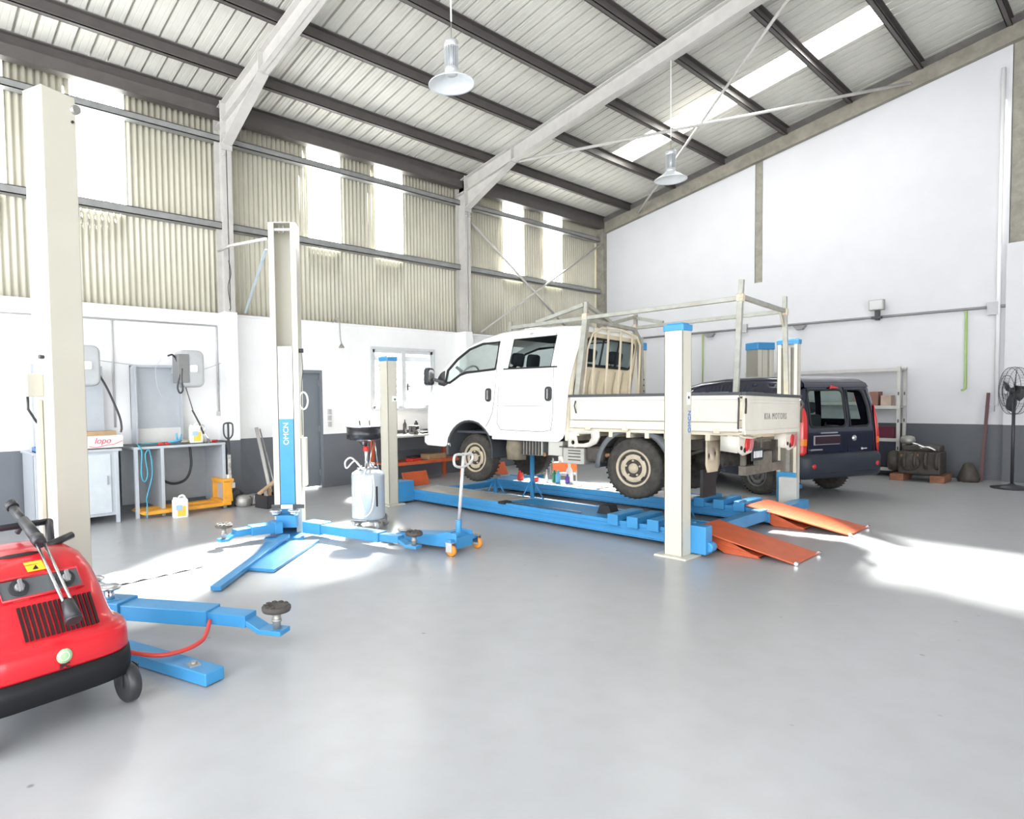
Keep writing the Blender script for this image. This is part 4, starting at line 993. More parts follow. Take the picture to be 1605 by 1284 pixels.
rout = [(VC-vhw(z), z) for z in (.34, .6, .8, .95, 1.1, 1.25, 1.4, 1.5)]+[(VC-vhw(1.58)+.03, 1.60), (VC-vhw(1.66)+.12, 1.66), (VC+vhw(1.66)-.12, 1.66), (VC+vhw(1.58)-.03, 1.60)]+[(VC+vhw(z), z) for z in (1.5, 1.4, 1.25, 1.1, .95, .8, .6, .34)]
panel(mb, rout, [RL, RRR], rfn, .06)
mb.grid([[(VC+q*vhw(1.62)*.9, .085, 1.64), (VC+q*vhw(1.7)*.9, .11, 1.70), (VC+q*vhw(1.7)*.85, .2, 1.76)] for q in (-1, -.6, 0, .6, 1)])
mb.build('body', M_vb, VN, weld=True)
mb = MB(); panel(mb, RL, [], lambda v, z: (v, rearu(z)+.008, z), .2); mb.build('rear_window', M_vglass, VN)
mb = MB(); panel(mb, RRR, [], lambda v, z: (v, rearu(z)+.008, z), .2); mb.build('rear_window', M_vglass, VN)
for sgn in (-1, 1):
    for h in sw:
        mb = MB(); panel(mb, h, [], lambda u, z: (VC+sgn*(vhw(z)-.008), u, z), .3); mb.build('side_window', M_vglass, VN)
mb = MB(); mb.grid([[(VC+(-1+q/4*2)*(vhw(r[7][2])-VR), r[7][1], r[7][2]-.004) for q in range(5)] for r in r1v]); mb.build('windscreen', M_vglass, VN)
# rubber seals and door gaps on the rear
off = lambda L, d=-.006: [(rfn(v, z)[0], rfn(v, z)[1]+d, z) for v, z in L]
mb = MB(); mb.tube(off(RL), .014, 6, closed=True); mb.build('window_seal', M_black, VN)
mb = MB(); mb.tube(off(RRR), .014, 6, closed=True); mb.build('window_seal', M_black, VN)
mb = MB(); mb.tube(off([(.97, .62), (.97, 1.2), (.97, 1.64)]), .006, 5); mb.tube(off([(.16, .62), (.165, 1.0), (.18, 1.4), (.24, 1.62)]), .005, 5); mb.tube(off([(1.50, .62), (1.50, 1.1), (1.47, 1.4), (1.42, 1.6)]), .005, 5)
each(mb, 'door_gap', M_black, VN)
mb = MB(); mb.tube([(.55, .03, 1.12), (.48, -.012, 1.09), (.75, -.01, 1.075)], .008, 6); mb.build('wiper', M_black, VN)
# tail lamps
for sgn in (-1, 1):
    edge = lambda z: VC+sgn*(vhw(z)+.004)
    mb = MB(); rows = []
    for k, z in enumerate([.66, .70, .82, .94, 1.06, 1.18, 1.28, 1.34, 1.38]):
        w_ = [.07, .105, .12, .125, .125, .115, .09, .06, .02][k]
        row = []
        for j in range(7):
            a = vhw(z)-w_*(1-j/6)*1.0 if j < 7 else 0
            v = VC+sgn*(vhw(z)-w_+w_*j/6); p = rfn(v, z); row.append((p[0]+sgn*.004, p[1]-.012, z))
        row.append((VC+sgn*(vhw(z)+.008), rearu(z)+VRr+w_*.55, z)); rows.append(row)
    mb.grid(rows); t = mb.build('tail_lamp', M_red, VN, solid=.01)
    mb = MB(); pz = .80; mb.grid([[(rfn(VC+sgn*(vhw(z)-.11+.10*j/4), z)[0]+sgn*.006, rfn(VC+sgn*(vhw(z)-.11+.10*j/4), z)[1]-.019, z) for j in range(5)] for z in (.80, .85, .895)]); lab(mb.build('indicator', mat('amber_plastic', (.8, .22, .02), .25), t), 'orange turn indicator')
# bumper
mb = MB(); prof = [(.10, .30), (-.03, .32), (-.075, .36), (-.08, .50), (-.085, .60), (-.05, .665), (.02, .68)]
rows = []
for v, du in ((VC-VHW-.015, .75), (VC-VHW-.02, .30), (VC-VHW-.0, .13), (VC-VHW+.06, .04), (VC-VHW+.16, .0), (VC, -.01), (VC+VHW-.16, .0), (VC+VHW-.06, .04), (VC+VHW+.0, .13), (VC+VHW+.02, .30), (VC+VHW+.015, .75)):
    rows.append([(v, min(u+du, .42 if du > .5 else 9), z) for u, z in prof])
mb.grid(rows); mb.build('rear_bumper', M_vbump, VN, solid=.01)
mb = MB(); mb.tube([(VC-.62, -.085, .40), (VC+.62, -.085, .40)], .006, 5); mb.build('bumper_groove', M_black, VN)
for v in (.20, 1.48): MB().lathe([(.001, -.006), (.035, -.004), (.04, .006)], (v, -.083, .50), 'y', 16).build('reflector', M_red, VN)
# plate, handle, badge, writing
mb = MB(); mb.box(.28, .80, -.012, .012, .80, .94); fr_ = mb.build('plate_frame', mat('plate_silver', (.4, .4, .42), .35, metal=.6), VN, bevel=.01)
MB().box(.295, .785, -.018, -.008, .815, .925).build('number_plate', mat('plate_dark_red', (.03, .012, .02), .4), VN)
MB().box(.40, .74, -.022, .0, .965, .985).build('tailgate_handle', M_chrome, VN, bevel=.008)
MB().box(.20, .44, -.02, .0, .72, .745).build('bumper_trim', M_chrome, VN, bevel=.006)
mb = MB(); mb.lathe([(.001, -.02), (.03, -.018), (.045, -.006), (.05, .004)], (1.10, .0, .88), 'y', 20); mb.build('badge', M_chrome, VN)
mb = MB(); mb.lathe([(.001, -.012), (.016, -.010), (.018, .0)], (1.26, .0, .72), 'y', 12); mb.box(1.29, 1.36, -.008, 0, .712, .728); mb.build('model_badge', mat('silver_letter', (.6, .62, .65), .3), VN)
mb = MB(); mb.prism([(.66, 1.62), (.86, 1.63), (.70, 1.665)], .06, .075, 'xz'); mb.build('brake_lamp', M_red, VN)
# wheels, inside
for v, s in ((.11, -1), (1.57, 1)):
    for u in (.78, 3.27): wheel(VN, v, u, .31, .31, .17, s, rimm=mat('dark_rim', (.12, .12, .13), .45, metal=.4), tyrem=M_tyre)
mb = MB()
for v in (.05, 1.63-.26):
    for u in (.78, 3.27):
        a_ = arc(u, .33, .38, -5, 185, 12); mb.grid([[(vv, a, b) for a, b in a_] for vv in (v, v+.26)])
each(mb, 'wheel_arch', M_black, VN)
mb = MB(); mb.box(.1, 1.58, .15, 3.6, .30, .36); mb.build('underbody', M_black, VN)
mb = MB(); mb.box(.08, 1.60, .15, 2.9, .36, .40); mb.box(.15, 1.5, 2.75, 3.1, .5, 1.05); mb.build('load_floor', M_seat, VN)
for v0 in (.22, .9):
    for u0 in (1.0, 1.9):
        mb = MB(); mb.box(v0, v0+.52, u0, u0+.5, .55, .75); mb.box(v0, v0+.52, u0-.12, u0, .6, 1.2); mb.box(v0+.12, v0+.40, u0-.12, u0-.04, 1.22, 1.40); mb.build('seat', M_seat, VN, bevel=.04)
mb = MB(); mb.M = Matrix.Translation((.42, .5, .4)); mb.box(-.2, .2, -.2, .25, 0, .78); lab(mb.build('blanket', mat('blue_cloth', (.12, .2, .42), .9, noise=.1), VN, bevel=.08, seg=3), 'blue cloth bundle inside the rear of the van')
for sgn in (-1,):
    mb = MB(); mb.M = Matrix.Translation((VC+sgn*(VHW+.09), 2.75, 1.12)); mb.prism(rrect(-.09, .09, -.09, .09, .04), -.04, .04, 'xz'); mb.build('side_mirror', M_vb, VN, bevel=.02)
# ================================================================== RED PRESSURE WASHER
PW = thing('pressure_washer', 'red and black wheeled pressure washer with a lance lying across its hood', 'pressure washer', (.615, 3.375, 0), .16)
M_wr = mat('washer_red', (.60, .014, .024), .32, noise=.03, scale=2, coat=.3)
def srect(w, y0, y1, z, n=40, e=5.0, cx=0):
    out = []; cy = (y0+y1)/2; hy = (y1-y0)/2
    for k in range(n):
        t = 2*PI*k/n; c, s = math.cos(t), math.sin(t)
        out.append((cx+w*abs(c)**(2/e)*(1 if c >= 0 else -1), cy+hy*abs(s)**(2/e)*(1 if s >= 0 else -1), z))
    return out
def rings(mb, L, cap0=True, cap1=True):
    R = [[mb.v(p) for p in r] for r in L]; n = len(R[0])
    for A, B in zip(R, R[1:]):
        for k in range(n):
            f = mb._f([A[k], A[(k+1) % n], B[(k+1) % n], B[k]]); f.smooth = True
    if cap0: mb._f(R[0][::-1])
    if cap1: mb._f(R[-1])
    return mb
mb = MB(); rings(mb, [srect(.385, .03, .86, .155), srect(.405, .0, .90, .17), srect(.41, -.01, .91, .24), srect(.405, -.005, .905, .295), srect(.38, .02, .88, .30)]); mb.build('chassis', mat('washer_black', (.012, .012, .014), .5, spec=.3), PW)
mb = MB(); rings(mb, [srect(.39, .008, .89, .298), srect(.40, .0, .90, .31), srect(.398, .005, .90, .40), srect(.39, .02, .89, .425), srect(.365, .05, .88, .435), srect(.35, .07, .87, .445), srect(.338, .095, .865, .50, e=4.5), srect(.325, .15, .86, .60, e=4.2), srect(.308, .225, .85, .69, e=4), srect(.285, .315, .84, .755, e=3.8), srect(.25, .40, .82, .785, e=3.6), srect(.17, .48, .76, .797, e=3), srect(.06, .56, .68, .80, e=2.4)])
mb.build('hood', M_wr, PW)
# slope of the hood's front: y as a function of z
def fy(z):
    P = [(.445, .07), (.50, .095), (.60, .15), (.69, .225), (.755, .315), (.785, .40), (.797, .48)]
    for (a, b), (c, d) in zip(P, P[1:]):
        if a <= z <= c: return b+(d-b)*(z-a)/(c-a)
    return .4
mb = MB()
for k in range(15):
    x = -.10+k*.0225
    if k in (8,): pass
    mb.bar((x, fy(.455)-.004, .455), (x-.01, fy(.60)-.004, .60), .0125, .012, up=(0, -1, .3))
each(mb, 'vent_slot', mat('vent_dark', (.022, .004, .005), .7), PW)
mb = MB(); rows = []
v = [(-.165, fy(.635)-.008, .635), (.19, fy(.635)-.008, .635), (.19, fy(.715)-.010, .715), (-.165, fy(.715)-.010, .715)]
q = [Vector(p) for p in v]; mb.quad(*q); cp = mb.build('control_panel', mat('panel_grey', (.10, .11, .12), .4), PW, solid=.006)
mb = MB(); mb.tube([Vector(p)+Vector((0, -.004, 0)) for p in v], .008, 6, closed=True); mb.build('panel_rim', M_wr, PW)
nrm = Vector((0, -.85, .53)).normalized()
for x in (-.085, .12):
    c = Vector((x, fy(.675)-.010, .678)); mb = MB(); mb.cyl(c, c+nrm*.012, .042, .042, 20); kb = mb.build('dial', M_bplast, cp)
    mb = MB(); mb.cyl(c+nrm*.012, c+nrm*.035, .022, .018, 16); t = Vector((0, .53, .85)); mb.bar(c+nrm*.034-t*.025, c+nrm*.034+t*.032, .014, .02, up=nrm); mb.build('knob', mat('knob_grey', (.22, .22, .23), .4), kb)
    mb = MB(); mb.bar(c-t*.056+Vector((-.035, 0, 0))+nrm*.003, c-t*.056+Vector((.035, 0, 0))+nrm*.003, .012, .003, up=nrm); mb.build('dial_label', M_wplast, cp)
mb = MB(); x0 = -.0; mb.quad((-.02, fy(.73)-.006, .73), (.06, fy(.73)-.006, .73), (.06, fy(.765)-.008, .765), (-.02, fy(.765)-.008, .765)); yl = lab(mb.build('warning_label', mat('label_yellow', (.85, .55, .03), .5), PW, solid=.002), 'yellow warning label')
mb = MB(); mb.prism([(.005, .737), (.03, .737), (.0175, .758)], fy(.74)-.014, fy(.74)-.008, 'xz'); mb.build('warning_sign', M_black, yl)
mb = MB(); mb.tube([(-.12, .43, .790), (-.06, .415, .790), (.03, .41, .790), (.09, .42, .790)], [.004, .012, .012, .004], 8); mb.build('hand_slot', M_black, PW)
st_ = MB().lathe([(.001, -.003), (.034, -.002), (.035, .002)], (.03, -.001, .365), 'y', 24).build('round_sticker', mat('sticker_green', (.42, .62, .36), .5), PW)
mb = MB(); mb.tube([(.03+.02*math.cos(t), -.005, .365+.02*math.sin(t)) for t in [2*PI*k/20 for k in range(20)]], .0015, 4, closed=True); mb.build('sticker_ring', M_wletter, st_)
text('lettering', 'IPC', .032, M_black, PW, (.03, -.003, .318), (PI/2, 0, 0), bold=.0008)
for x in (-.33, .36):
    for y in (.09, .78):
        w_ = MB().lathe([(.03, -.035), (.085, -.035), (.10, -.022), (.10, .022), (.085, .035), (.03, .035), (.001, .03)], (x, y, .10), 'x', 24).build('caster_wheel', M_bplast, PW)
        mb = MB(); mb.box(x-.045, x-.038, y-.03, y+.03, .09, .19); mb.box(x+.038, x+.045, y-.03, y+.03, .09, .19); mb.cyl((x-.045, y, .10), (x+.045, y, .10), .012, seg=8); mb.build('fork', M_bplast, w_)
# push handle
mb = MB()
for s in (-1, 1): mb.tube([(s*.20, .60, .77), (s*.26, .78, .84), (s*.28, .84, .87)], .022, 10)
mb.tube([(-.28, .84, .87), (.28, .84, .87)], .019, 10); mb.tube([(.16, .54, .79), (.31, .60, .815)], .02, 10); mb.tube([(-.16, .54, .79), (-.31, .60, .815)], .02, 10)
mb.build('push_handle', M_bplast, PW)
# lance
LN = thing('spray_lance', 'black spray gun with twin steel tubes lying across the red pressure washer', 'spray lance', (.615, 3.375, 0), .16)
a, b = Vector((.12, .90, .965)), Vector((.09, .47, .855)); c2, d2 = Vector((.085, .41, .836)), Vector((.07, .05, .605)); e2 = Vector((.066, -.025, .535))
mb = MB(); mb.tube([a, a.lerp(b, .5)], [.024, .02], 12); mb.tube([a.lerp(b, .45), b], [.028, .03], 12); mb.tube([a-Vector((0, 0, .0)), a+Vector((-.004, .03, .02))], [.032, .034], 12)
mb.tube([a+Vector((-.01, 0, -.01)), a+Vector((.03, -.06, -.09)), a+Vector((.01, -.02, -.14))], .016, 8); mb.tube([b, c2], [.034, .03], 12); mb.build('spray_gun', M_bplast, LN)
sd_ = (d2-c2).cross(Vector((0, 0, 1))).normalized()*.017
each(MB().tube([c2+sd_, d2+sd_], .0075, 10).tube([c2-sd_, d2-sd_], .0075, 10), 'lance_tube', M_chrome, LN)
mb = MB(); mb.tube([d2, d2.lerp(e2, .5), e2], [.028, .033, .04], 16); mb.cyl(e2, e2+(e2-d2).normalized()*.01, .04, .036, 16); mb.build('nozzle', M_bplast, LN)

# ================================================================== TROLLEY JACK
TJ = thing('trolley_jack', 'blue trolley jack with orange wheels and an upright silver handle', 'trolley jack', (4.45, 4.62, 0), .16)
mb = MB()
for s in (-1, 1): mb.prism([(-.02, .06), (-.02, .20), (.12, .21), (.30, .15), (.80, .10), (.86, .06), (.80, .04), (.2, .05)], s*.13-.008, s*.13+.008, 'yz')
mb.prism([(.12, .19), (.30, .16), (.82, .11), (.82, .10), (.12, .12)], -.12, .12, 'yz'); mb.box(-.14, .14, -.02, .1, .05, .16); mb.box(-.20, .20, .0, .05, .10, .15)
mb.build('frame', M_blue, TJ, bevel=.006)
for s in (-1, 1):
    w_ = MB().lathe([(.02, -.02), (.05, -.02), (.055, -.012), (.055, .012), (.05, .02), (.02, .02)], (s*.22, -.02, .055), 'x', 20).build('rear_wheel', mat('orange_wheel', (.75, .27, .03), .5), TJ)
    mb = MB(); mb.box(s*.22-.028, s*.22-.024, -.045, .03, .04, .13); mb.box(s*.22+.024, s*.22+.028, -.045, .03, .04, .13); mb.box(s*.22-.03, s*.22+.03, -.045, .03, .125, .135); mb.cyl((s*.22-.03, -.02, .055), (s*.22+.03, -.02, .055), .01, seg=8); mb.build('fork', M_chrome, w_)
for s in (-1, 1): MB().lathe([(.01, -.02), (.045, -.02), (.045, .02), (.01, .02)], (s*.16, .84, .045), 'x', 18).build('front_wheel', M_dullmetal, TJ)
mb = MB(); mb.lathe([(.001, 0), (.07, 0), (.075, .02), (.05, .025), (.001, .025)], (0, .80, .12), 'z', 20); mb.build('saddle', M_dullmetal, TJ)
mb = MB(); mb.lathe([(.001, 0), (.06, 0), (.062, .018), (.001, .018)], (-.10, .98, .05), 'z', 18); mb.cyl((-.10, .98, .0), (-.10, .98, .05), .02, seg=8); mb.build('spare_pad', M_dullmetal, TJ)
mb = MB(); mb.cyl((0, .06, .12), (.005, .055, .32), .03, seg=14); mb.box(-.06, .06, .02, .10, .14, .19); mb.build('handle_socket', M_blue, TJ, bevel=.004)
mb = MB(); mb.cyl((.005, .055, .30), (.03, .0, 1.0), .017, seg=12); mb.tube([(.03-.015, .0, .985), (-.10, .0, .99), (-.135, .0, .95), (-.11, .0, .88), (.025, .0, .86), (.15, .0, .90), (.18, .0, .95), (.15, .0, .985), (.045, .0, .985)], .013, 8, smoothn=3)
mb.build('handle', mat('silver_paint', (.72, .72, .72), .35, metal=.4), TJ)

# ================================================================== OIL DRAINER
OD = thing('oil_drainer', 'silver mobile oil drainer with a black collecting bowl and white hoses', 'oil drainer', (4.50, 6.32, 0), .0)
M_tank = mat('tank_silver_paint', (.50, .56, .62), .3, metal=.2)
mb = MB(); mb.lathe([(.001, .10), (.15, .10), (.19, .115), (.20, .14), (.20, .64), (.19, .67), (.14, .70), (.001, .705)], (0, 0, 0), 'z', 36); tk = mb.build('tank', M_tank, OD)
mb = MB(); mb.bar((-.02, -.203, .28), (-.02, -.203, .52), .018, .012, up=(0, -1, 0)); lab(mb.build('level_gauge', M_black, tk), 'dark level gauge slot')
mb = MB(); mb.tube([(-.20, .05, .12), (-.22, .0, .12), (-.15, -.18, .12)], .012, 6); mb.box(-.22, .22, -.03, .03, .075, .10); mb.box(-.03, .03, -.22, .22, .075, .10); mb.build('base_frame', M_dullmetal, OD)
for (x, y) in ((-.22, .02), (-.06, -.24), (.22, -.04), (.02, .22)):
    r = .055 if x < .2 else .075
    w_ = MB().lathe([(.012, -.014), (r*.8, -.014), (r, -.006), (r, .006), (r*.8, .014), (.012, .014)], (x, y, r), 'x', 20).build('caster', M_dullmetal, OD)
    MB().box(x-.02, x+.02, y-.02, y+.02, r+.0, r+.04).build('caster_fork', M_chrome, w_)
mb = MB(); mb.cyl((-.02, 0, .70), (-.02, 0, 1.05), .022, seg=12); mb.build('bowl_tube', M_chrome, OD)
mb = MB(); mb.cyl((-.02, 0, .93), (-.02, 0, .99), .035, seg=14); lab(mb.build('pressure_valve', M_redp, OD), 'red valve under the bowl')
mb = MB(); mb.lathe([(.03, -.03), (.06, .01), (.12, .035), (.19, .045), (.205, .055), (.205, .20), (.195, .20), (.195, .06), (.1, .05), (.001, .03)], (-.05, 0, 1.03), 'z', 36); bw = mb.build('collecting_bowl', mat('bowl_black', (.02, .02, .024), .25), OD)
mb = MB(); mb.lathe([(.195, .0), (.215, .0), (.215, .012), (.195, .012)], (-.05, 0, 1.225), 'z', 36); lab(mb.build('bowl_rim', M_chrome, bw), 'bright rim of the bowl')
mb = MB(); mb.cyl((-.10, 0, 1.23), (-.11, 0, 1.30), .007, seg=6); mb.cyl((.04, 0, 1.23), (.035, 0, 1.30), .007, seg=6); each(mb, 'lever', M_bplast, bw)
mb = MB()
mb.tube([(.0, -.02, .71), (.07, -.02, 1.05)], .007, 6); mb.tube([(.16, 0, .70), (.10, 0, 1.1)], .007, 6)
each(mb, 'support_rod', M_chrome, OD)
M_hose = mat('hose_white', (.78, .78, .77), .4)
hs = [[(-.10, -.1, .70), (-.22, -.18, .76), (-.34, -.16, .88), (-.40, -.12, .84), (-.37, -.1, .76), (-.28, -.14, .84), (-.22, -.2, .74)],
      [(-.20, -.16, .78), (-.31, -.18, .66), (-.33, -.18, .40), (-.27, -.18, .22), (-.18, -.2, .18), (-.10, -.22, .28), (-.07, -.22, .50), (-.08, -.21, .66)],
      [(-.16, -.18, .74), (-.22, -.2, .60), (-.24, -.2, .40), (-.20, -.2, .26)]]
for h in hs: MB().tube(h, .010, 8, smoothn=6).build('hose', M_hose, OD)
mb = MB(); mb.box(-.12, .12, -.06, .06, .70, .73); mb.cyl((.0, -.06, .73), (.0, -.06, .80), .015, seg=8); mb.cyl((.08, .0, .73), (.08, .0, .78), .02, seg=8); mb.build('top_fitting', M_chrome, OD)
# ================================================================== WORK BENCHES BY THE LEFT WALL
M_bg = mat('bench_grey_paint', (.47, .50, .54), .35, metal=.1, noise=.03)
M_bgd = mat('bench_shadow_grey', (.33, .35, .37), .4, metal=.1)
WB = thing('workstation', 'grey steel workstation with open legs, wash board and clutter on top', 'workbench', (2.62, 9.0, 0))
W_, D_, HT = 1.26, .72, .96
mb = MB(); mb.box(0, W_, 0, D_, HT-.035, HT); mb.build('worktop', M_bg, WB, bevel=.004)
mb = MB(); mb.box(.02, W_-.02, .02, D_-.02, HT, HT+.008); mb.build('rubber_mat', M_bplast, WB)
for x in (.34, W_-.05): MB().box(x, x+.045, 0, .045, 0, HT-.035).build('leg', M_bg, WB, bevel=.003)
mb = MB(); mb.box(.345, .365, .045, D_, .10, HT-.035); mb.build('side_panel', M_bg, WB)
mb = MB(); mb.box(W_-.03, W_-.01, .045, D_, .06, HT-.035); mb.build('side_panel', M_bg, WB)
mb = MB(); mb.box(.02, W_, D_-.02, D_, .10, HT-.035); mb.build('back_panel', M_bgd, WB)
mb = MB(); mb.box(.0, .045, 0, .045, 0, HT-.035); mb.build('leg', M_bg, WB)
mb = MB(); mb.box(.18, .88, D_-.02, D_, HT+.22, 2.08); mb.box(.18, .205, D_-.22, D_, HT, 2.08); mb.box(.18, .88, D_-.08, D_, 2.06, 2.09); mb.box(.86, .885, D_-.10, D_, HT, 2.08); mb.build('tool_panel', M_bg, WB)
mb = MB(); mb.box(.24, .86, D_-.05, D_-.03, HT+.01, HT+.22); mb.build('splash_board', mat('pale_board', (.74, .74, .73), .4), WB)
mb = MB(); mb.tube([(.92, .5, .92), (.93, .48, .62), (.84, .46, .42), (.66, .45, .37), (.50, .44, .44), (.42, .43, .56)], .018, 10, smoothn=6); lab(mb.build('waste_hose', M_bplast, WB), 'thick black hose hanging under the worktop')
# left cabinet
CB = thing('workstation', 'grey steel cabinet workstation with closed door, partly hidden by the near lift column', 'workbench', (1.46, 8.95, 0))
mb = MB(); mb.box(0, .94, .0, .75, .10, HT-.03); mb.build('body', M_bg, CB, bevel=.004)
mb = MB(); mb.box(-.02, .99, -.02, .76, HT-.03, HT); mb.build('worktop', M_bg, CB, bevel=.004)
dr = MB().box(.42, .85, -.016, .0, .14, HT-.06).build('door', mat('door_pale_grey', (.55, .59, .63), .35), CB, bevel=.003)
MB().box(.80, .815, -.03, -.016, .5, .62).build('handle', M_bgd, dr)
for x in (0, .90): MB().box(x, x+.045, -.02, .03, 0, HT-.03).build('leg', M_bg, CB, bevel=.003)
mb = MB(); mb.box(.10, .96, .66, .75, HT, 2.06); mb.box(.08, .12, .45, .75, HT, 2.06); mb.build('tool_panel', M_bg, CB)
mb = MB(); mb.box(.14, .5, .60, .66, HT+.01, HT+.22); mb.build('splash_board', mat('pale_board', (.74, .74, .73), .4), CB)
# blue tray on it
tag(MB().box(0, .36, 0, .3, 0, .012).box(0, .36, 0, .012, 0, .06).box(0, .36, .288, .3, 0, .06).box(0, .012, 0, .3, 0, .06).box(.348, .36, 0, .3, 0, .06).build('tool_tray', mat('tray_blue', (.04, .16, .5), .4), None, loc=(1.50, 8.98, HT)), 'small blue tray on the cabinet worktop left of the lift column', 'tray')
# cardboard box with red script
BX = thing('cardboard_box', 'white cardboard box with red script on the closed grey cabinet', 'box', (2.06, 9.04, HT), .04)
mb = MB(); mb.box(0, .44, 0, .30, 0, .17); mb.build('box_body', M_wplast, BX)
mb = MB(); mb.box(.0, .40, .12, .31, .165, .225); lab(mb.build('box_flap', mat('brown_cardboard', (.48, .32, .18), .8, noise=.08), BX), 'brown cardboard flaps')
M_scr = mat('script_red', (.66, .04, .09), .5)
text('lettering', 'lopo', .11, M_scr, BX, (.19, -.003, .105), (PI/2, 0, 0), shear=.3)
mb = MB(); mb.tube([(.03, -.002, .04), (.12, -.002, .025), (.25, -.002, .05), (.33, -.002, .055), (.43, -.002, .095)], .0045, 6, smoothn=4); mb.build('swoosh', M_scr, BX)
mb = MB(); mb.box(0, .44, -.002, 0, .0, .014); mb.build('box_stripe', M_dark, BX)
# hose reels on wall arms
def reel(x, y, z, label, rz, arm_=.61):
    t = thing('hose_reel', label, 'hose reel', (x, y, z), rz)
    mb = MB(); mb.prism(rrect(-.17, .19, -.26, .26, .09), -.12, .12, 'xz'); mb.build('housing', mat('reel_pale_grey', (.42, .43, .44), .35), t, bevel=.04, seg=4)
    mb = MB(); mb.prism(rrect(-.185, -.03, -.20, .20, .015), -.128, .10, 'xz'); mb.build('front_plate', mat('reel_dark_grey', (.20, .20, .20), .4), t, bevel=.006)
    mb = MB(); mb.box(-.03, .05, .10, arm_, -.05, .05); mb.build('wall_arm', M_bg, t)
    mb = MB(); mb.prism(rrect(-.02, .08, -.05, .05, .02), -.135, -.12, 'xz'); mb.build('badge', M_wplast, t)
    return t
rl = reel(3.40, 9.08, 2.02, 'pale grey hose reel on the wall above the open workstation', 0)
mb = MB(); mb.tube([(-.19, -.02, .16), (-.24, -.06, .19), (-.30, -.06, .17)], .012, 8, smoothn=4); mb.tube([(-.19, -.04, .15), (-.16, -.10, .02), (-.17, -.12, -.12), (-.20, -.12, -.26), (-.17, -.12, -.34), (-.13, -.12, -.30), (-.14, -.12, -.16), (-.13, -.12, .0)], .012, 8, smoothn=5); mb.build('cable_loop', M_bplast, rl)
mb = MB(); mb.tube([(-.30, .2, .14), (-.38, .2, .0), (-.36, .2, -.25), (-.30, .2, -.40)], .004, 5, smoothn=4); mb.build('thin_wire', M_bg, rl)
mb = MB(); mb.bar((-.05, -.02, -.26), (.03, -.06, -.60), .022, .012); mb.tube([(.02, -.05, -.58), (.10, -.1, -.78), (.14, -.13, -.92)], .012, 6); mb.build('strap', M_dark, rl)
mb = MB(); mb.tube([(.13+.035*math.cos(t), -.12, -.84+.045*math.sin(t)) for t in [2*PI*k/14 for k in range(14)]], .008, 6, closed=True); mb.tube([(.15, -.12, -.88), (.20, -.13, -.98), (.24, -.14, -1.04)], .014, 8); mb.build('nozzle', M_chrome, rl)
rl2 = reel(2.04, 9.02, 2.03, 'pale grey hose reel on the wall behind the near lift column', 0, .585)
mb = MB(); mb.tube([(.19, -.03, -.12), (.28, -.03, -.30), (.40, -.03, -.62), (.43, -.03, -.78), (.42, -.03, -.86)], .014, 8, smoothn=5); mb.build('hose', M_bplast, rl2)
# clutter on the workstation
def jerrycan(x, y, z, rz, label, s=1.0):
    t = thing('jerrycan', label, 'canister', (x, y, z), rz)
    w, d, h = .095*s, .065*s, .215*s
    mb = MB(); rings(mb, [srect(w*.96, -d, d, 0, 24, 6), srect(w, -d, d, .01, 24, 6), srect(w, -d, d, h, 24, 6), srect(w*.9, -d*.9, d*.9, h+.02*s, 24, 5), srect(w*.45, -d*.6, d*.6, h+.035*s, 24, 4, cx=w*.05)]); mb.build('body', M_wplast, t)
    mb = MB(); mb.cyl((-w*.62, 0, h), (-w*.62, 0, h+.045*s), .024*s, seg=16); mb.build('screw_cap', M_wplast, t)
    mb = MB(); mb.tube([(-w*.25, 0, h+.015*s), (0, 0, h+.055*s), (w*.5, 0, h+.055*s), (w*.8, 0, h*.92)], .014*s, 8, smoothn=4); mb.build('grip', M_wplast, t)
    l = MB().box(-w*.45, w*.62, -d-.001, -d, .02*s, .15*s).build('label_panel', mat('label_orange', (.9, .5, .06), .5), t)
    mb = MB(); mb.box(-w*.62, w*.2, -d-.002, -d-.001, .10*s, .165*s); mb.build('label_top', mat('label_blue_white', (.35, .5, .7), .5), t)
    return t
jerrycan(3.10, 8.72, 0, -.2, 'white canister with an orange label standing on the floor by the workstation', 1.05)
jerrycan(3.52, 9.18, HT+.008, -.2, 'white canister with an orange label standing on the workstation top', 1.0)
M_air = mat('air_hose_blue', (.05, .35, .48), .4)
tag(MB().tube([(3.05, 9.22, .99), (2.9, 9.15, .99), (2.75, 9.2, .99), (2.68, 9.05, .99), (2.70, 8.95, .90), (2.68, 8.93, .6), (2.72, 8.93, .5), (2.76, 8.93, .6), (2.74, 8.94, .85), (2.80, 8.95, .90), (2.82, 8.93, .6), (2.74, 8.92, .3), (2.72, 8.86, .2), (2.70, 8.82, .02)], .009, 6, smoothn=6).build('air_hose', M_air), 'thin blue-green air hose hanging from the corner of the workstation', 'hose')
t = thing('air_gun', 'light blue air gun lying on the workstation mat', 'air gun', (3.25, 9.25, HT+.012), .3)
mb = MB(); mb.tube([(-.12, 0, .02), (.06, 0, .03), (.10, .0, .035)], .018, 8); mb.build('barrel', mat('light_blue_plastic', (.12, .45, .75), .4), t)
mb = MB(); mb.tube([(.03, 0, .04), (.02, 0, .14)], .014, 8); mb.tube([(.07, 0, .03), (.12, .02, .12)], .01, 6); mb.build('grip', mat('light_blue_plastic', (.12, .45, .75), .4), t)
for k, (x, c, nm) in enumerate(((2.98, M_redp, 'red'), (3.07, M_redp, 'dark red'))):
    tag(MB().box(-.035, .035, -.02, .02, 0, .03).build('socket', c, None, loc=(x, 9.06, HT+.008), bevel=.006), 'small red tool on the workstation mat, the %s of two' % ('left one' if k == 0 else 'right one'), 'tool')
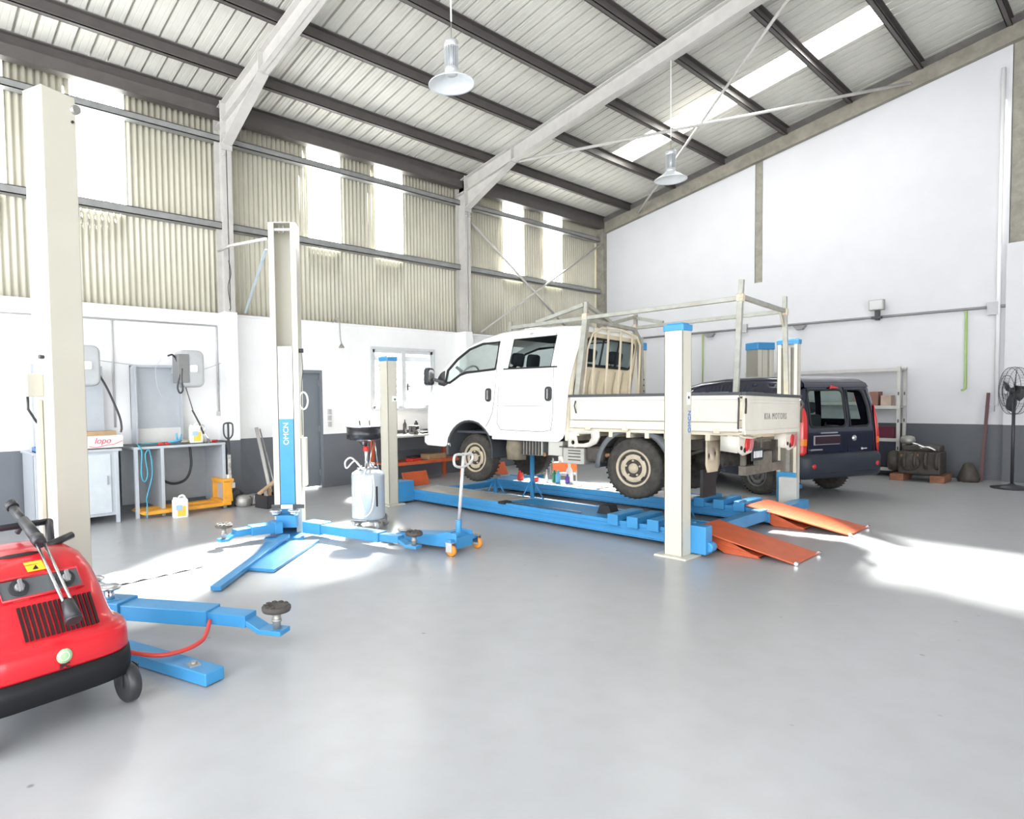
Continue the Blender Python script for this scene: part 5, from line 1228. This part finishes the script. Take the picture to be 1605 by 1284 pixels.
tag(MB().tube([(-.05, 0, .02), (0, .03, .035), (.05, 0, .02), (0, -.03, .02)], .015, 6, closed=True, smoothn=3).build('rag', mat('rag_beige', (.42, .38, .30), .9), None, loc=(3.38, 9.22, HT+.008)), 'beige rag heaped on the workstation beside the canister', 'rag')
tag(MB().lathe([(.001, 0), (.035, 0), (.035, .07), (.02, .085), (.001, .085)], seg=16).build('spray_bottle', M_wplast, None, loc=(3.66, 9.2, HT+.008)), 'small white pot beside the canister on the workstation', 'pot')
tag(MB().box(-.05, .05, -.03, .03, 0, .03).build('clamp', M_redp, None, loc=(3.76, 9.12, HT+.008), bevel=.008), 'red clamp at the right end of the workstation top', 'clamp')
# ================================================================== PALLET TRUCK
PJ = thing('pallet_truck', 'orange pallet truck with black handle, its forks under the workstation', 'pallet truck', (3.95, 9.02, 0), 0)
M_po = mat('pallet_truck_orange', (.85, .38, .04), .4, noise=.08)
for y in (-.08, .26): MB().prism([(-.16, .05), (-.16, .10), (-1.25, .10), (-1.30, .07), (-1.25, .05)], y-.07, y+.07, 'xz').build('fork', M_po, PJ, bevel=.008)
mb = MB(); mb.box(-.18, -.05, -.13, .32, .05, .13); mb.prism([(-.16, .10), (-.02, .10), (-.04, .40), (-.16, .40)], -.12, -.07, 'xz'); mb.prism([(-.16, .10), (-.02, .10), (-.04, .40), (-.16, .40)], .25, .30, 'xz'); mb.box(-.17, -.0, -.12, .30, .38, .43); mb.build('frame', M_po, PJ, bevel=.006)
mb = MB(); mb.cyl((-.02, .02, .10), (-.02, .02, .48), .045, seg=14); mb.box(-.06, .05, -.05, .08, .28, .36); mb.build('pump', M_wplast, PJ, bevel=.01)
mb = MB(); mb.cyl((.0, -.03, .09), (.0, .01, .09), .085, seg=20); mb.cyl((.0, .05, .09), (.0, .09, .09), .085, seg=20); each(mb, 'steer_wheel', M_bplast, PJ)
mb = MB(); mb.bar((-.02, -.02, .44), (-.04, -.06, .78), .05, .03); mb.build('handle_base', mat('worn_pale_paint', (.62, .6, .56), .6, noise=.2, scale=20, col2=(.3, .28, .25)), PJ)
mb = MB(); mb.bar((-.04, -.06, .76), (-.05, -.08, 1.02), .04, .025); mb.tube([(-.05, -.08, 1.0), (-.11, -.08, 1.06), (-.12, -.08, 1.18), (-.10, -.08, 1.235), (.0, -.08, 1.235), (.02, -.08, 1.18), (.01, -.08, 1.06), (-.05, -.08, 1.0)], .012, 8, smoothn=3); mb.bar((-.05, -.08, 1.0), (-.05, -.08, 1.23), .03, .018)
mb.build('handle', M_gplast, PJ)
# debris by the wall
G_ = 'scrap by the wall'
t = thing('engine_part', 'ribbed grey engine part on the floor between pallet truck and black crate', 'engine part', (4.22, 8.98, 0), .3)
mb = MB(); mb.lathe([(.001, 0), (.10, 0), (.12, .04), (.11, .12), (.08, .16), (.001, .17)], (-.12, 0, 0), 'z', 16); mb.box(-.02, .16, -.08, .08, 0, .15); mb.build('casting', M_dullmetal, t, bevel=.01)
mb = MB()
for k in range(6): mb.bar((-.01+k*.028, -.085, .02), (.02+k*.028, -.085, .14), .008, .008)
each(mb, 'fin', M_wplast, t)
mb = MB(); mb.lathe([(.03, -.03), (.11, -.03), (.12, 0), (.11, .03), (.03, .03)], (-.12, .16, .125), 'y', 20); mb.build('pulley', M_bplast, t)
t = thing('crate', 'black plastic crate filled with scrap parts, beside the far lift column', 'crate', (4.42, 8.60, 0), .15)
mb = MB(); w, d, h = .22, .15, .19
for a, b, c, e_ in ((-w, w, -d, -d+.01), (-w, w, d-.01, d), (-w, -w+.01, -d, d), (w-.01, w, -d, d)): mb.box(a, b, c, e_, 0, h)
mb.box(-w, w, -d, d, 0, .01); mb.box(-w-.01, w+.01, -d-.01, -d, h-.02, h); mb.build('tub', M_bplast, t)
for k in range(5):
    mb = MB(); x = -.16+k*.08; mb.bar((x, -.05+.03*(k % 2), .14), (x+.05, .06, .24+.02*(k % 3)), .05, .03); mb.build('scrap_piece', [M_dullmetal, M_rust, M_dark][k % 3], t)
tag(MB().bar((4.20, 8.62, .205), (4.52, 8.72, .36), .07, .025).build('wooden_plank', mat('bare_wood', (.50, .34, .22), .8, noise=.12)), 'short bare wooden plank lying across the black crate', 'plank')
tag(MB().tube([(4.53, 8.85, .01), (4.66, 9.60, 1.12)], .028, 12).build('steel_pipe', M_steel), 'pale grey steel pipe leaning on the wall behind the crate', 'pipe')
tag(MB().tube([(4.62, 8.82, .01), (4.73, 9.62, 1.10)], .012, 8).build('broom_stick', M_dullmetal), 'thin grey rod leaning on the wall beside the steel pipe', 'rod')
# ================================================================== ORANGE WORKBENCH
OB = thing('workbench', 'orange steel workbench with a pale top and lower shelf behind the truck cab', 'workbench', (6.93, 9.05, 0))
L_, Dp = 1.85, .62
MB().box(-.03, L_+.03, -.02, Dp, .855, .895).build('worktop', mat('bench_top_pale', (.62, .60, .55), .5, noise=.08), OB, bevel=.004)
for x in (0, L_-.06):
    for y in (.02, Dp-.08): MB().box(x, x+.06, y, y+.06, 0, .855).build('leg', M_orange, OB, bevel=.003)
MB().box(.0, L_, .03, Dp-.05, .36, .385).box(0, L_, .02, .05, .34, .40).build('shelf', M_orange, OB, bevel=.003)
MB().box(.06, L_-.06, .03, .05, .62, .85).build('drawer_front', M_gplast, OB)
mb = MB(); mb.cyl((1.05, .03, .74), (1.05, .0, .74), .02, seg=10); mb.build('drawer_lock', M_chrome, OB)
def small(name, fn, m, loc, label, cat, rz=0, group=None, **k):
    mb = MB(); fn(mb); o = mb.build(name, m, None, loc=loc, rot=(0, 0, rz), **k); return tag(o, label, cat, group)
VZ = .896
t = thing('bench_vice', 'black bench vice on the orange workbench, right beside the lift post', 'vice', (7.62, 9.20, VZ))
mb = MB(); mb.box(-.06, .06, -.08, .08, 0, .05); mb.box(-.045, .045, -.10, .0, .05, .16); mb.box(-.045, .045, .03, .10, .05, .16); mb.build('jaws', M_bplast, t, bevel=.008)
mb = MB(); mb.cyl((0, -.18, .08), (0, .05, .08), .012, seg=8); mb.cyl((-.07, -.17, .08), (.07, -.17, .08), .006, seg=6); mb.build('screw', M_dullmetal, t)
small('bottle', lambda b: b.lathe([(.001, 0), (.035, 0), (.035, .18), (.012, .23), (.012, .27), (.001, .27)], seg=16), M_bplast, (7.58, 9.42, VZ), 'tall black bottle standing behind the bench vice', 'bottle')
small('bottle', lambda b: b.lathe([(.001, 0), (.04, 0), (.04, .2), (.02, .215), (.02, .25), (.001, .25)], seg=16), M_bplast, (7.86, 9.42, VZ), 'black cylinder standing on the orange workbench nearer the truck', 'bottle')
small('tool_roll', lambda b: b.box(-.22, .22, -.06, .06, 0, .045), M_bplast, (8.0, 9.2, VZ), 'flat black tool roll lying on the orange workbench by the truck nose', 'tool roll', .1, bevel=.02)
small('cardboard_carton', lambda b: b.box(-.07, .07, -.08, .08, 0, .17), mat('brown_cardboard', (.48, .32, .18), .8), (6.99, 9.30, VZ), 'brown carton at the left end of the orange workbench', 'carton')
small('paper_sheet', lambda b: b.box(-.14, .14, -.10, .10, 0, .006), mat('cream_paper', (.75, .70, .55), .8), (7.95, 9.10, VZ), 'cream paper sheet at the front edge of the orange workbench', 'paper', .1)
small('tool_box', lambda b: b.box(-.24, .24, -.12, .12, 0, .11), mat('brown_cardboard', (.48, .32, .18), .8), (8.20, 9.32, .385), 'brown carton on the lower shelf of the orange workbench', 'carton', .1, bevel=.01)
small('red_box', lambda b: b.box(-.13, .13, -.08, .08, 0, .06), M_redp, (7.62, 9.22, .385), 'flat red box on the lower shelf of the orange workbench', 'box', .1, bevel=.01)
small('dark_case', lambda b: b.box(-.3, .3, -.1, .1, 0, .07), M_bplast, (8.05, 9.52, .50-.115), 'dark flat case at the back of the orange bench shelf', 'case', .1, bevel=.01)
# ================================================================== SMALL THINGS ON THE FAR RUNWAY
RZ = .2005
def bottle(x, y, h, r, m, label, cone=False):
    pr = [(.001, 0), (r, 0), (r, h*.65), (r*.4, h*.82), (r*.4, h), (.001, h)] if not cone else [(.001, 0), (r, 0), (r*.9, h*.2), (r*.25, h*.6), (r*.15, h), (.001, h)]
    return tag(MB().lathe(pr, seg=16).build('bottle', m, None, loc=(x, y, RZ)), label, 'bottle')
bottle(8.00, 6.93, .30, .055, M_redp, 'red plastic bottle with long spout on the far runway', True)
tag(MB().lathe([(.001, 0), (.05, 0), (.05, .055), (.03, .07), (.001, .07)], seg=16).build('tin', M_redp, None, loc=(8.02, 6.62, RZ)), 'low red tin lying beside the red spouted bottle', 'tin')
bottle(8.05, 6.42, .24, .03, M_wplast, 'slim white bottle between the red tin and the green bottle', True)
bottle(8.14, 6.34, .19, .035, mat('bottle_green', (.02, .2, .12), .3), 'dark green bottle on the far runway')
bottle(8.08, 6.22, .20, .04, mat('bottle_light_blue', (.15, .45, .75), .3), 'light blue bottle on the far runway')
bottle(8.16, 6.10, .14, .035, mat('bottle_violet', (.16, .08, .4), .3), 'small violet pot on the far runway behind the blue stand')
bottle(8.24, 6.12, .30, .05, M_wplast, 'tall cream white bottle behind the blue stand')
def tool(x, y, rz, l, m, label, cat='tool', name='spanner'):
    t = MB(); t.box(-l/2, l/2, -.010, .010, 0, .010); t.lathe([(.012, 0), (.026, 0), (.026, .012), (.012, .012)], (l/2, 0, 0), 'z', 12); t.lathe([(.012, 0), (.026, 0), (.026, .012), (.012, .012)], (-l/2, 0, 0), 'z', 12)
    return tag(t.build(name, m, None, loc=(x, y, RZ+.001), rot=(0, 0, rz)), label, cat)
for k, (x, y, rz, l) in enumerate(((8.0, 5.75, .4, .24), (8.18, 5.55, 1.2, .20), (8.05, 5.38, .1, .28), (8.2, 5.9, 2.0, .2), (8.02, 5.15, .8, .22))):
    o = tool(x, y, rz, l, M_dullmetal, 'steel spanner scattered on the white sheet of the far runway', 'spanner'); o['group'] = 'spanners on the far runway'
t = thing('impact_wrench', 'black impact tool lying on the far runway before the truck rear wheel', 'power tool', (8.0, 4.62, RZ), .6)
mb = MB(); mb.tube([(-.14, 0, .04), (.05, 0, .05), (.12, 0, .05)], [.02, .035, .03], 10); mb.build('motor', M_bplast, t)
mb = MB(); mb.tube([(.02, 0, .05), (-.03, -.12, .03)], .02, 8); mb.build('grip', M_bplast, t)
tag(MB().tube([(-.18, -.03, .02), (-.05, .03, .02), (.06, -.02, .02), (.16, .05, .02)], .012, 8, smoothn=4).build('pipe_clip', M_chrome, None, loc=(8.2, 4.85, RZ)), 'bent bright metal piece beside the black impact tool', 'metal part')
# orange panelled trolley beyond the lift
OT = thing('tool_trolley', 'small trolley with an orange front panel beyond the far runway', 'trolley', (8.94, 6.735, 0), -.73)
MB().box(-.21, .21, -.01, .01, .27, .42).build('front_panel', M_orange2, OT, bevel=.004)
mb = MB(); mb.box(-.21, .21, .01, .30, .20, .22); mb.box(-.21, .21, .01, .30, .40, .415); mb.build('tray', M_steel, OT)
for x in (-.21, .19):
    for y in (.01, .29): MB().box(x, x+.02, y, y+.02, .06, .50).build('leg', M_steel, OT)
for x in (-.18, .18): MB().lathe([(.01, -.012), (.045, -.012), (.05, 0), (.045, .012), (.01, .012)], (x, .02, .05), 'x', 16).build('caster', M_dullmetal, OT)
small('bottle', lambda b: b.lathe([(.001, 0), (.04, 0), (.04, .1), (.02, .12), (.001, .12)], seg=14), M_wplast, (8.96, 6.84, .415), 'small white pot on top of the orange fronted trolley', 'pot')
# printed film on the floor
mb = MB(); n = 14
pts = [[(1.50+.85*i/n-.10*j/n+.02*math.sin(i*1.3), 5.78+.10*i/n+.45*j/n+.02*math.cos(j*1.7), .004+.006*(math.sin(i*2.1)*math.cos(j*1.4)+1)) for i in range(n+1)] for j in range(n+1)]
mb.grid(pts)
pm = mat('printed_paper', (.82, .82, .82), .6)
nt = pm.node_tree; b_ = nt.nodes['Principled BSDF']; wv = nt.nodes.new('ShaderNodeTexVoronoi'); wv.inputs['Scale'].default_value = 18; tcc = nt.nodes.new('ShaderNodeTexCoord'); rr_ = nt.nodes.new('ShaderNodeValToRGB'); rr_.color_ramp.elements[0].color = (.18, .22, .4, 1); rr_.color_ramp.elements[0].position = .12; rr_.color_ramp.elements[1].position = .3; rr_.color_ramp.elements[1].color = (.82, .82, .82, 1)
nt.links.new(tcc.outputs['Object'], wv.inputs[0]); nt.links.new(wv.outputs['Distance'], rr_.inputs[0]); nt.links.new(rr_.outputs[0], b_.inputs['Base Color'])
tag(mb.build('newspaper', pm), 'opened printed newspaper lying on the sunlit floor', 'newspaper')
# ================================================================== FITTINGS ON THE LEFT WALL
M_cond = mat('conduit_grey', (.48, .48, .48), .5)
def fitting(name, fn, m, label, cat):
    mb = MB(); fn(mb); return tag(mb.build(name, m), label, cat)
fitting('wall_conduit', lambda b: b.tube([(-3, YL-.02, 2.725), (4.12, YL-.02, 2.735)], .014, 8), M_cond, 'long thin grey conduit along the white wall just below the cladding', 'conduit')
fitting('wall_conduit', lambda b: b.tube([(2.60, YL-.02, 2.72), (2.60, YL-.02, 1.21)], .014, 8), M_cond, 'vertical grey conduit dropping to the closed cabinet', 'conduit')
fitting('wall_conduit', lambda b: b.tube([(4.11, YL-.02, 2.72), (4.11, YL-.02, 1.38)], .014, 8).box(4.08, 4.15, YL-.05, YL, 1.33, 1.40), M_cond, 'vertical grey conduit ending above the pallet truck', 'conduit')
fitting('hanging_cable', lambda b: b.tube([(2.35, YL-.1, 2.15), (2.9, YL-.1, 2.09), (3.3, YL-.1, 2.09), (3.7, YL-.1, 2.02), (4.1, YL-.1, 2.14), (4.22, YL-.28, 2.25)], .005, 5, smoothn=6), M_cond, 'thin sagging wire crossing the wall behind the hose reels', 'cable')
fitting('wall_cable', lambda b: b.tube([(4.19, YL-.36, 3.7), (4.22, YL-.36, 3.5), (4.17, YL-.36, 3.3), (4.20, YL-.36, 3.0), (4.18, YL-.36, 2.95)], .007, 5, smoothn=5), M_dark, 'black cable hanging beside the first steel column', 'cable')
t = thing('wall_lamp', 'small metal swan-neck lamp hanging from the wall above the door', 'wall lamp', (6.24, YL-.02, 2.95))
mb = MB(); mb.tube([(0, 0, -.02), (0, -.10, .04), (.05, -.14, .02), (.06, -.14, -.15), (.07, -.14, -.32), (.10, -.14, -.42)], .01, 6, smoothn=5); mb.build('neck', M_dullmetal, t)
mb = MB(); mb.lathe([(.015, .06), (.05, .0), (.055, -.01), (.03, -.005), (.001, .03)], (.09, -.14, -.46), 'z', 16); mb.build('shade', M_dullmetal, t)
t = thing('light_switch', 'column of small grey switches on the wall right of the grey door', 'switch', (6.14, YL-.02, 1.22))
for k in range(3): MB().box(-.03, .03, -.02, .02, -.14+k*.11, -.05+k*.11).build('switch_plate', M_cond, t, bevel=.004)
# ================================================================== FITTINGS ON THE GABLE WALL
fitting('wall_conduit', lambda b: b.tube([(XG-.03, 9.2, 3.0), (XG-.03, -3, 3.0)], .024, 8), mat('conduit_dark', (.25, .245, .25), .5), 'dark grey pipe running the length of the white gable wall', 'pipe')
M_gp = mat('green_pipe', (.38, .52, .20), .5)
fitting('drop_pipe', lambda b: b.tube([(XG-.03, 2.27, 2.97), (XG-.03, 2.26, 1.60), (XG-.08, 2.30, 1.57)], .02, 8), M_gp, 'light green pipe hanging down the gable wall beyond the shelf rack', 'pipe')
fitting('drop_pipe', lambda b: b.tube([(XG-.03, 7.03, 2.97), (XG-.03, 7.03, 1.7)], .016, 8), M_gp, 'pale green pipe on the gable wall seen through the truck pipe rack', 'pipe')
for k, (y, l) in enumerate(((7.75, 'leftmost of the three'), (6.85, 'middle one of the three'), (4.95, 'rightmost of the three'))):
    fitting('junction_box', lambda b: b.prism([(y-.12, 2.96), (y+.12, 2.96), (y+.06, 2.88), (y-.06, 2.88)], XG-.12, XG, 'yz'), mat('conduit_dark', (.25, .245, .25), .5), 'small dark box under the gable pipe, '+l, 'junction box')
fitting('junction_box', lambda b: b.box(XG-.08, XG, 6.02, 6.22, 2.92, 3.10), M_cond, 'pale grey box on the gable pipe beside the white post', 'junction box')
fitting('junction_box', lambda b: b.box(XG-.1, XG, 1.84, 1.98, 2.86, 3.08), M_cond, 'pale grey box on the gable pipe by the painted column', 'junction box')
t = thing('floodlight', 'small square floodlight on a bracket above the gable pipe', 'floodlight', (XG-.12, 3.585, 3.02))
MB().box(-.06, .06, -.12, .12, .10, .30).build('housing', M_dullmetal, t, bevel=.01)
MB().box(-.07, -.06, -.10, .10, .12, .28).build('lens', mat('lens_grey', (.55, .56, .56), .2), t)
MB().box(-.02, .12, -.03, .03, -.08, .10).box(-.05, .05, -.08, .08, -.06, -.02).build('bracket', M_gplast, t)
fitting('wall_socket', lambda b: b.box(XG-.08, XG, 1.86, 1.98, 1.20, 1.30), M_cond, 'small grey socket box near the fan', 'socket')
fitting('gable_downpipe', lambda b: b.tube([(XG-.04, 1.84, 7.0), (XG-.04, 1.84, 1.3)], .03, 12), M_white, 'white painted downpipe beside the column in the gable wall', 'pipe')
# ================================================================== SHELF RACK
SR = thing('shelf_rack', 'tall galvanised shelf rack against the gable wall behind the van', 'shelf rack', (14.05, 3.1, 0))
for x in (0, .42):
    for y in (0, 2.7):
        p = MB().box(x, x+.05, y, y+.05, 0, 2.02).build('upright', M_steel, SR)
        each(MB().box(x-.003, x, y+.015, y+.035, .5, .56).box(x-.003, x, y+.015, y+.035, 1.0, 1.06).box(x-.003, x, y+.015, y+.035, 1.5, 1.56), 'slot', M_gplast, p)
for z, m in ((.16, M_steel), (.70, M_steel), (1.30, M_steel), (1.99, M_steel)): MB().box(.0, .47, 0, 2.75, z-.03, z).box(-.01, .0, 0, 2.75, z-.05, z+.01).build('shelf', m, SR)
MB().box(.02, .45, .06, 2.6, .19, .66).build('drawer_unit', mat('dark_navy_panel', (.03, .035, .05), .5), SR)
M_bw = mat('faded_carton', (.52, .40, .33), .8, noise=.15)
for k, (y, w, h, m, l) in enumerate(((3.25, .16, .20, M_bw, 'small beige carton at the right end of the middle shelf'), (3.45, .14, .27, mat('carton_dark_brown', (.25, .13, .10), .8), 'narrow dark brown carton on the middle shelf'), (3.63, .30, .24, mat('carton_cream', (.62, .6, .48), .8), 'wide cream carton on the middle shelf'), (3.98, .20, .27, mat('carton_rose', (.50, .25, .22), .8), 'rosy brown carton on the middle shelf beside the van roof'))):
    small('carton', lambda b: b.box(0, .3, 0, w, 0, h), m, (14.10, y, 1.30), l, 'carton', bevel=.004)
small('red_case', lambda b: b.box(0, .25, 0, .26, 0, .22), mat('case_dark_red', (.10, .01, .03), .5), (14.10, 3.2, .72-.02), 'dark red case on the lower shelf at the right end of the rack', 'case', bevel=.01)
for k, y in enumerate((3.62, 3.80)):
    small('bottle', lambda b: b.lathe([(.001, 0), (.045, 0), (.045, .12), (.02, .16), (.001, .16)], seg=14), M_gplast if k else M_dullmetal, (14.18, y, .70), ('grey', 'black')[k]+' pot on the lower shelf beside the dark red case', 'pot')
# ================================================================== ENGINE BLOCK
EN = thing('engine_block', 'dirty dismounted engine standing on wooden blocks by the gable wall', 'engine', (13.85, 2.72, 0), .0)
mb = MB(); mb.box(-.25, .25, -.30, .30, .12, .52); mb.box(-.20, .20, -.28, .26, .52, .62); mb.lathe([(.001, -.1), (.16, -.08), (.2, 0), (.16, .1)], (-.05, .38, .32), 'y', 16); mb.build('block', M_dark, EN, bevel=.03)
for k in range(4):
    mb = MB(); y = -.26+k*.15; mb.tube([(-.22, y, .50), (-.33, y, .44), (-.34, y, .32), (-.27, y, .24)], .028, 8, smoothn=3); mb.build('manifold_pipe', M_dark, EN)
mb = MB(); mb.lathe([(.001, 0), (.09, 0), (.12, .05), (.10, .12), (.05, .14), (.001, .14)], (-.05, .20, .64), 'z', 16); mb.build('filter_housing', M_dullmetal, EN)
mb = MB(); mb.tube([(-.26, .10, .66), (-.30, .0, .64), (-.28, -.08, .60)], .02, 8, smoothn=3); mb.tube([(-.27, -.02, .58), (-.31, -.16, .60), (-.27, -.24, .54)], .02, 8, smoothn=3); each(mb, 'bright_hose', M_chrome, EN)
mb = MB(); mb.lathe([(.03, -.02), (.14, -.02), (.15, 0), (.14, .02), (.03, .02)], (-.29, .12, .33), 'x', 20); mb.build('pulley', M_dark, EN)
mb = MB(); mb.bar((-.28, .25, .44), (-.28, .0, .46), .05, .04); mb.build('bracket', M_rust, EN)
for k, (y, m) in enumerate(((-.25, 0), (.32, 1))): MB().box(-.32, .30, y-.12, y+.08, 0, .12).build('wooden_block', mat('red_brown_wood', (.30, .13, .07), .8, noise=.2), EN, bevel=.008)
small('engine_part', lambda b: b.lathe([(.001, 0), (.14, 0), (.16, .06), (.10, .22), (.06, .32), (.001, .33)], seg=14), M_dark, (14.1, 2.12, 0), 'dark conical engine part in the shade right of the engine', 'engine part')
tag(MB().bar((14.28, 1.98, .01), (14.53, 1.94, 1.52), .045, .035).build('leaning_post', mat('dark_wood_post', (.12, .06, .06), .7)), 'dark slim post leaning on the gable wall left of the fan', 'post')
# ================================================================== PEDESTAL FAN
FN = thing('pedestal_fan', 'large black pedestal fan at the right edge by the gable wall', 'fan', (13.55, 1.50, 0), 0)
MB().lathe([(.001, 0), (.26, 0), (.27, .02), (.06, .06), (.03, .08), (.001, .08)], (0, 0, 0), 'z', 28).build('base', M_bplast, FN)
MB().cyl((0, 0, .06), (0, 0, 1.50), .022, seg=12).build('pole', M_bplast, FN)
MF = Matrix.Translation((0, 0, 1.55)) @ Matrix.Rotation(math.radians(208), 4, 'Z')
mb = MB(); mb.M = MF; mb.cyl((0, .02, 0), (0, .22, 0), .085, .06, 18); mb.build('motor', M_bplast, FN)
mb = MB(); mb.M = MF; Rf = .375
for r, y in ((Rf, .0), (Rf*.98, -.06), (Rf*.98, .06), (Rf*.66, -.095), (Rf*.35, -.105)): mb.tube([(r*math.cos(t), y, r*math.sin(t)) for t in [2*PI*k/40 for k in range(40)]], .004, 5, closed=True)
for k in range(44):
    t = 2*PI*k/44; c, s = math.cos(t), math.sin(t)
    mb.tube([(.05*c, -.105, .05*s), (Rf*.66*c, -.095, Rf*.66*s), (Rf*.98*c, -.06, Rf*.98*s), (Rf*c, 0, Rf*s), (Rf*.98*c, .06, Rf*.98*s), (Rf*.5*c, .09, Rf*.5*s)], .0016, 4, caps=False)
mb.build('guard', M_gplast, FN)
for k in range(4):
    mb = MB(); mb.M = MF @ Matrix.Rotation(k*PI/2+.4, 4, 'Y')
    mb.grid([[(.05, -.03, -.03), (.05, .03, .05)], [(.18, -.045, -.06), (.18, .03, .10)], [(.30, -.04, -.05), (.30, .02, .12)], [(.335, -.02, .0), (.335, .015, .09)]]); mb.build('fan_blade', M_gplast, FN, solid=.004)
mb = MB(); mb.M = MF; mb.lathe([(.001, -.06), (.05, -.05), (.055, .0)], (0, 0, 0), 'y', 16); mb.build('hub', M_bplast, FN)
# ================================================================== PENDANT LAMPS
M_alu = mat('spun_aluminium', (.66, .68, .70), .35, metal=.55)
M_refl = mat('lamp_reflector', (.80, .83, .86), .35, metal=.15)
def pendant(x, y, z, tilt, label):
    t = thing('pendant_lamp', label, 'lamp', (x, y, z)); t.rotation_euler = tilt
    zt = zroof(y, .25)-z
    mb = MB(); mb.lathe([(.065, .115), (.085, .10), (.16, .055), (.225, .01), (.245, .0), (.245, -.008), (.225, .003), (.16, .045), (.085, .088), (.06, .10)], (0, 0, 0), 'z', 40); sh = mb.build('reflector', M_refl, t)
    mb = MB(); mb.lathe([(.001, .098), (.07, .098), (.07, .104), (.001, .104)], (0, 0, 0), 'z', 24); mb.build('diffuser', mat('lamp_diffuser', (.8, .82, .84), .4), sh)
    mb = MB(); mb.lathe([(.07, .11), (.075, .13), (.07, .16), (.062, .17)], (0, 0, 0), 'z', 28)
    for k in range(20):
        a = 2*PI*k/20; mb.bar((.055*math.cos(a), .055*math.sin(a), .16), (.055*math.cos(a), .055*math.sin(a), .37), .005, .045, up=(-math.sin(a), math.cos(a), 0)) if False else mb.bar((.06*math.cos(a), .06*math.sin(a), .16), (.06*math.cos(a), .06*math.sin(a), .37), .028, .006, up=(-math.sin(a), math.cos(a), 0))
    mb.cyl((0, 0, .16), (0, 0, .37), .045, seg=20); mb.build('heat_sink', M_alu, t)
    mb = MB(); mb.lathe([(.001, .37), (.075, .37), (.08, .38), (.08, .42), (.07, .435), (.001, .44)], (0, 0, 0), 'z', 28); mb.build('driver_cap', M_alu, t)
    mb = MB(); mb.tube([(0, 0, .43), (0, 0, .50), (.004, 0, .64)], .006, 6); mb.tube([(.02, 0, .43), (.06, 0, .49), (.055, 0, .43)], .006, 6, smoothn=5); mb.build('hook', M_dullmetal, t)
    mb = MB(); mb.tube([(.004, 0, .64), (.0, 0, zt)], .009, 6); mb.build('suspension_cable', M_wplast, t)
    return t
pendant(4.707, 4.976, 4.845, (0, 0, 0), 'round aluminium pendant lamp in the nearer bay, hanging in front of the first rafters')
pendant(9.40, 5.05, 4.88, (0, 0, 0), 'round aluminium pendant lamp hanging before the skylight, the farther one')
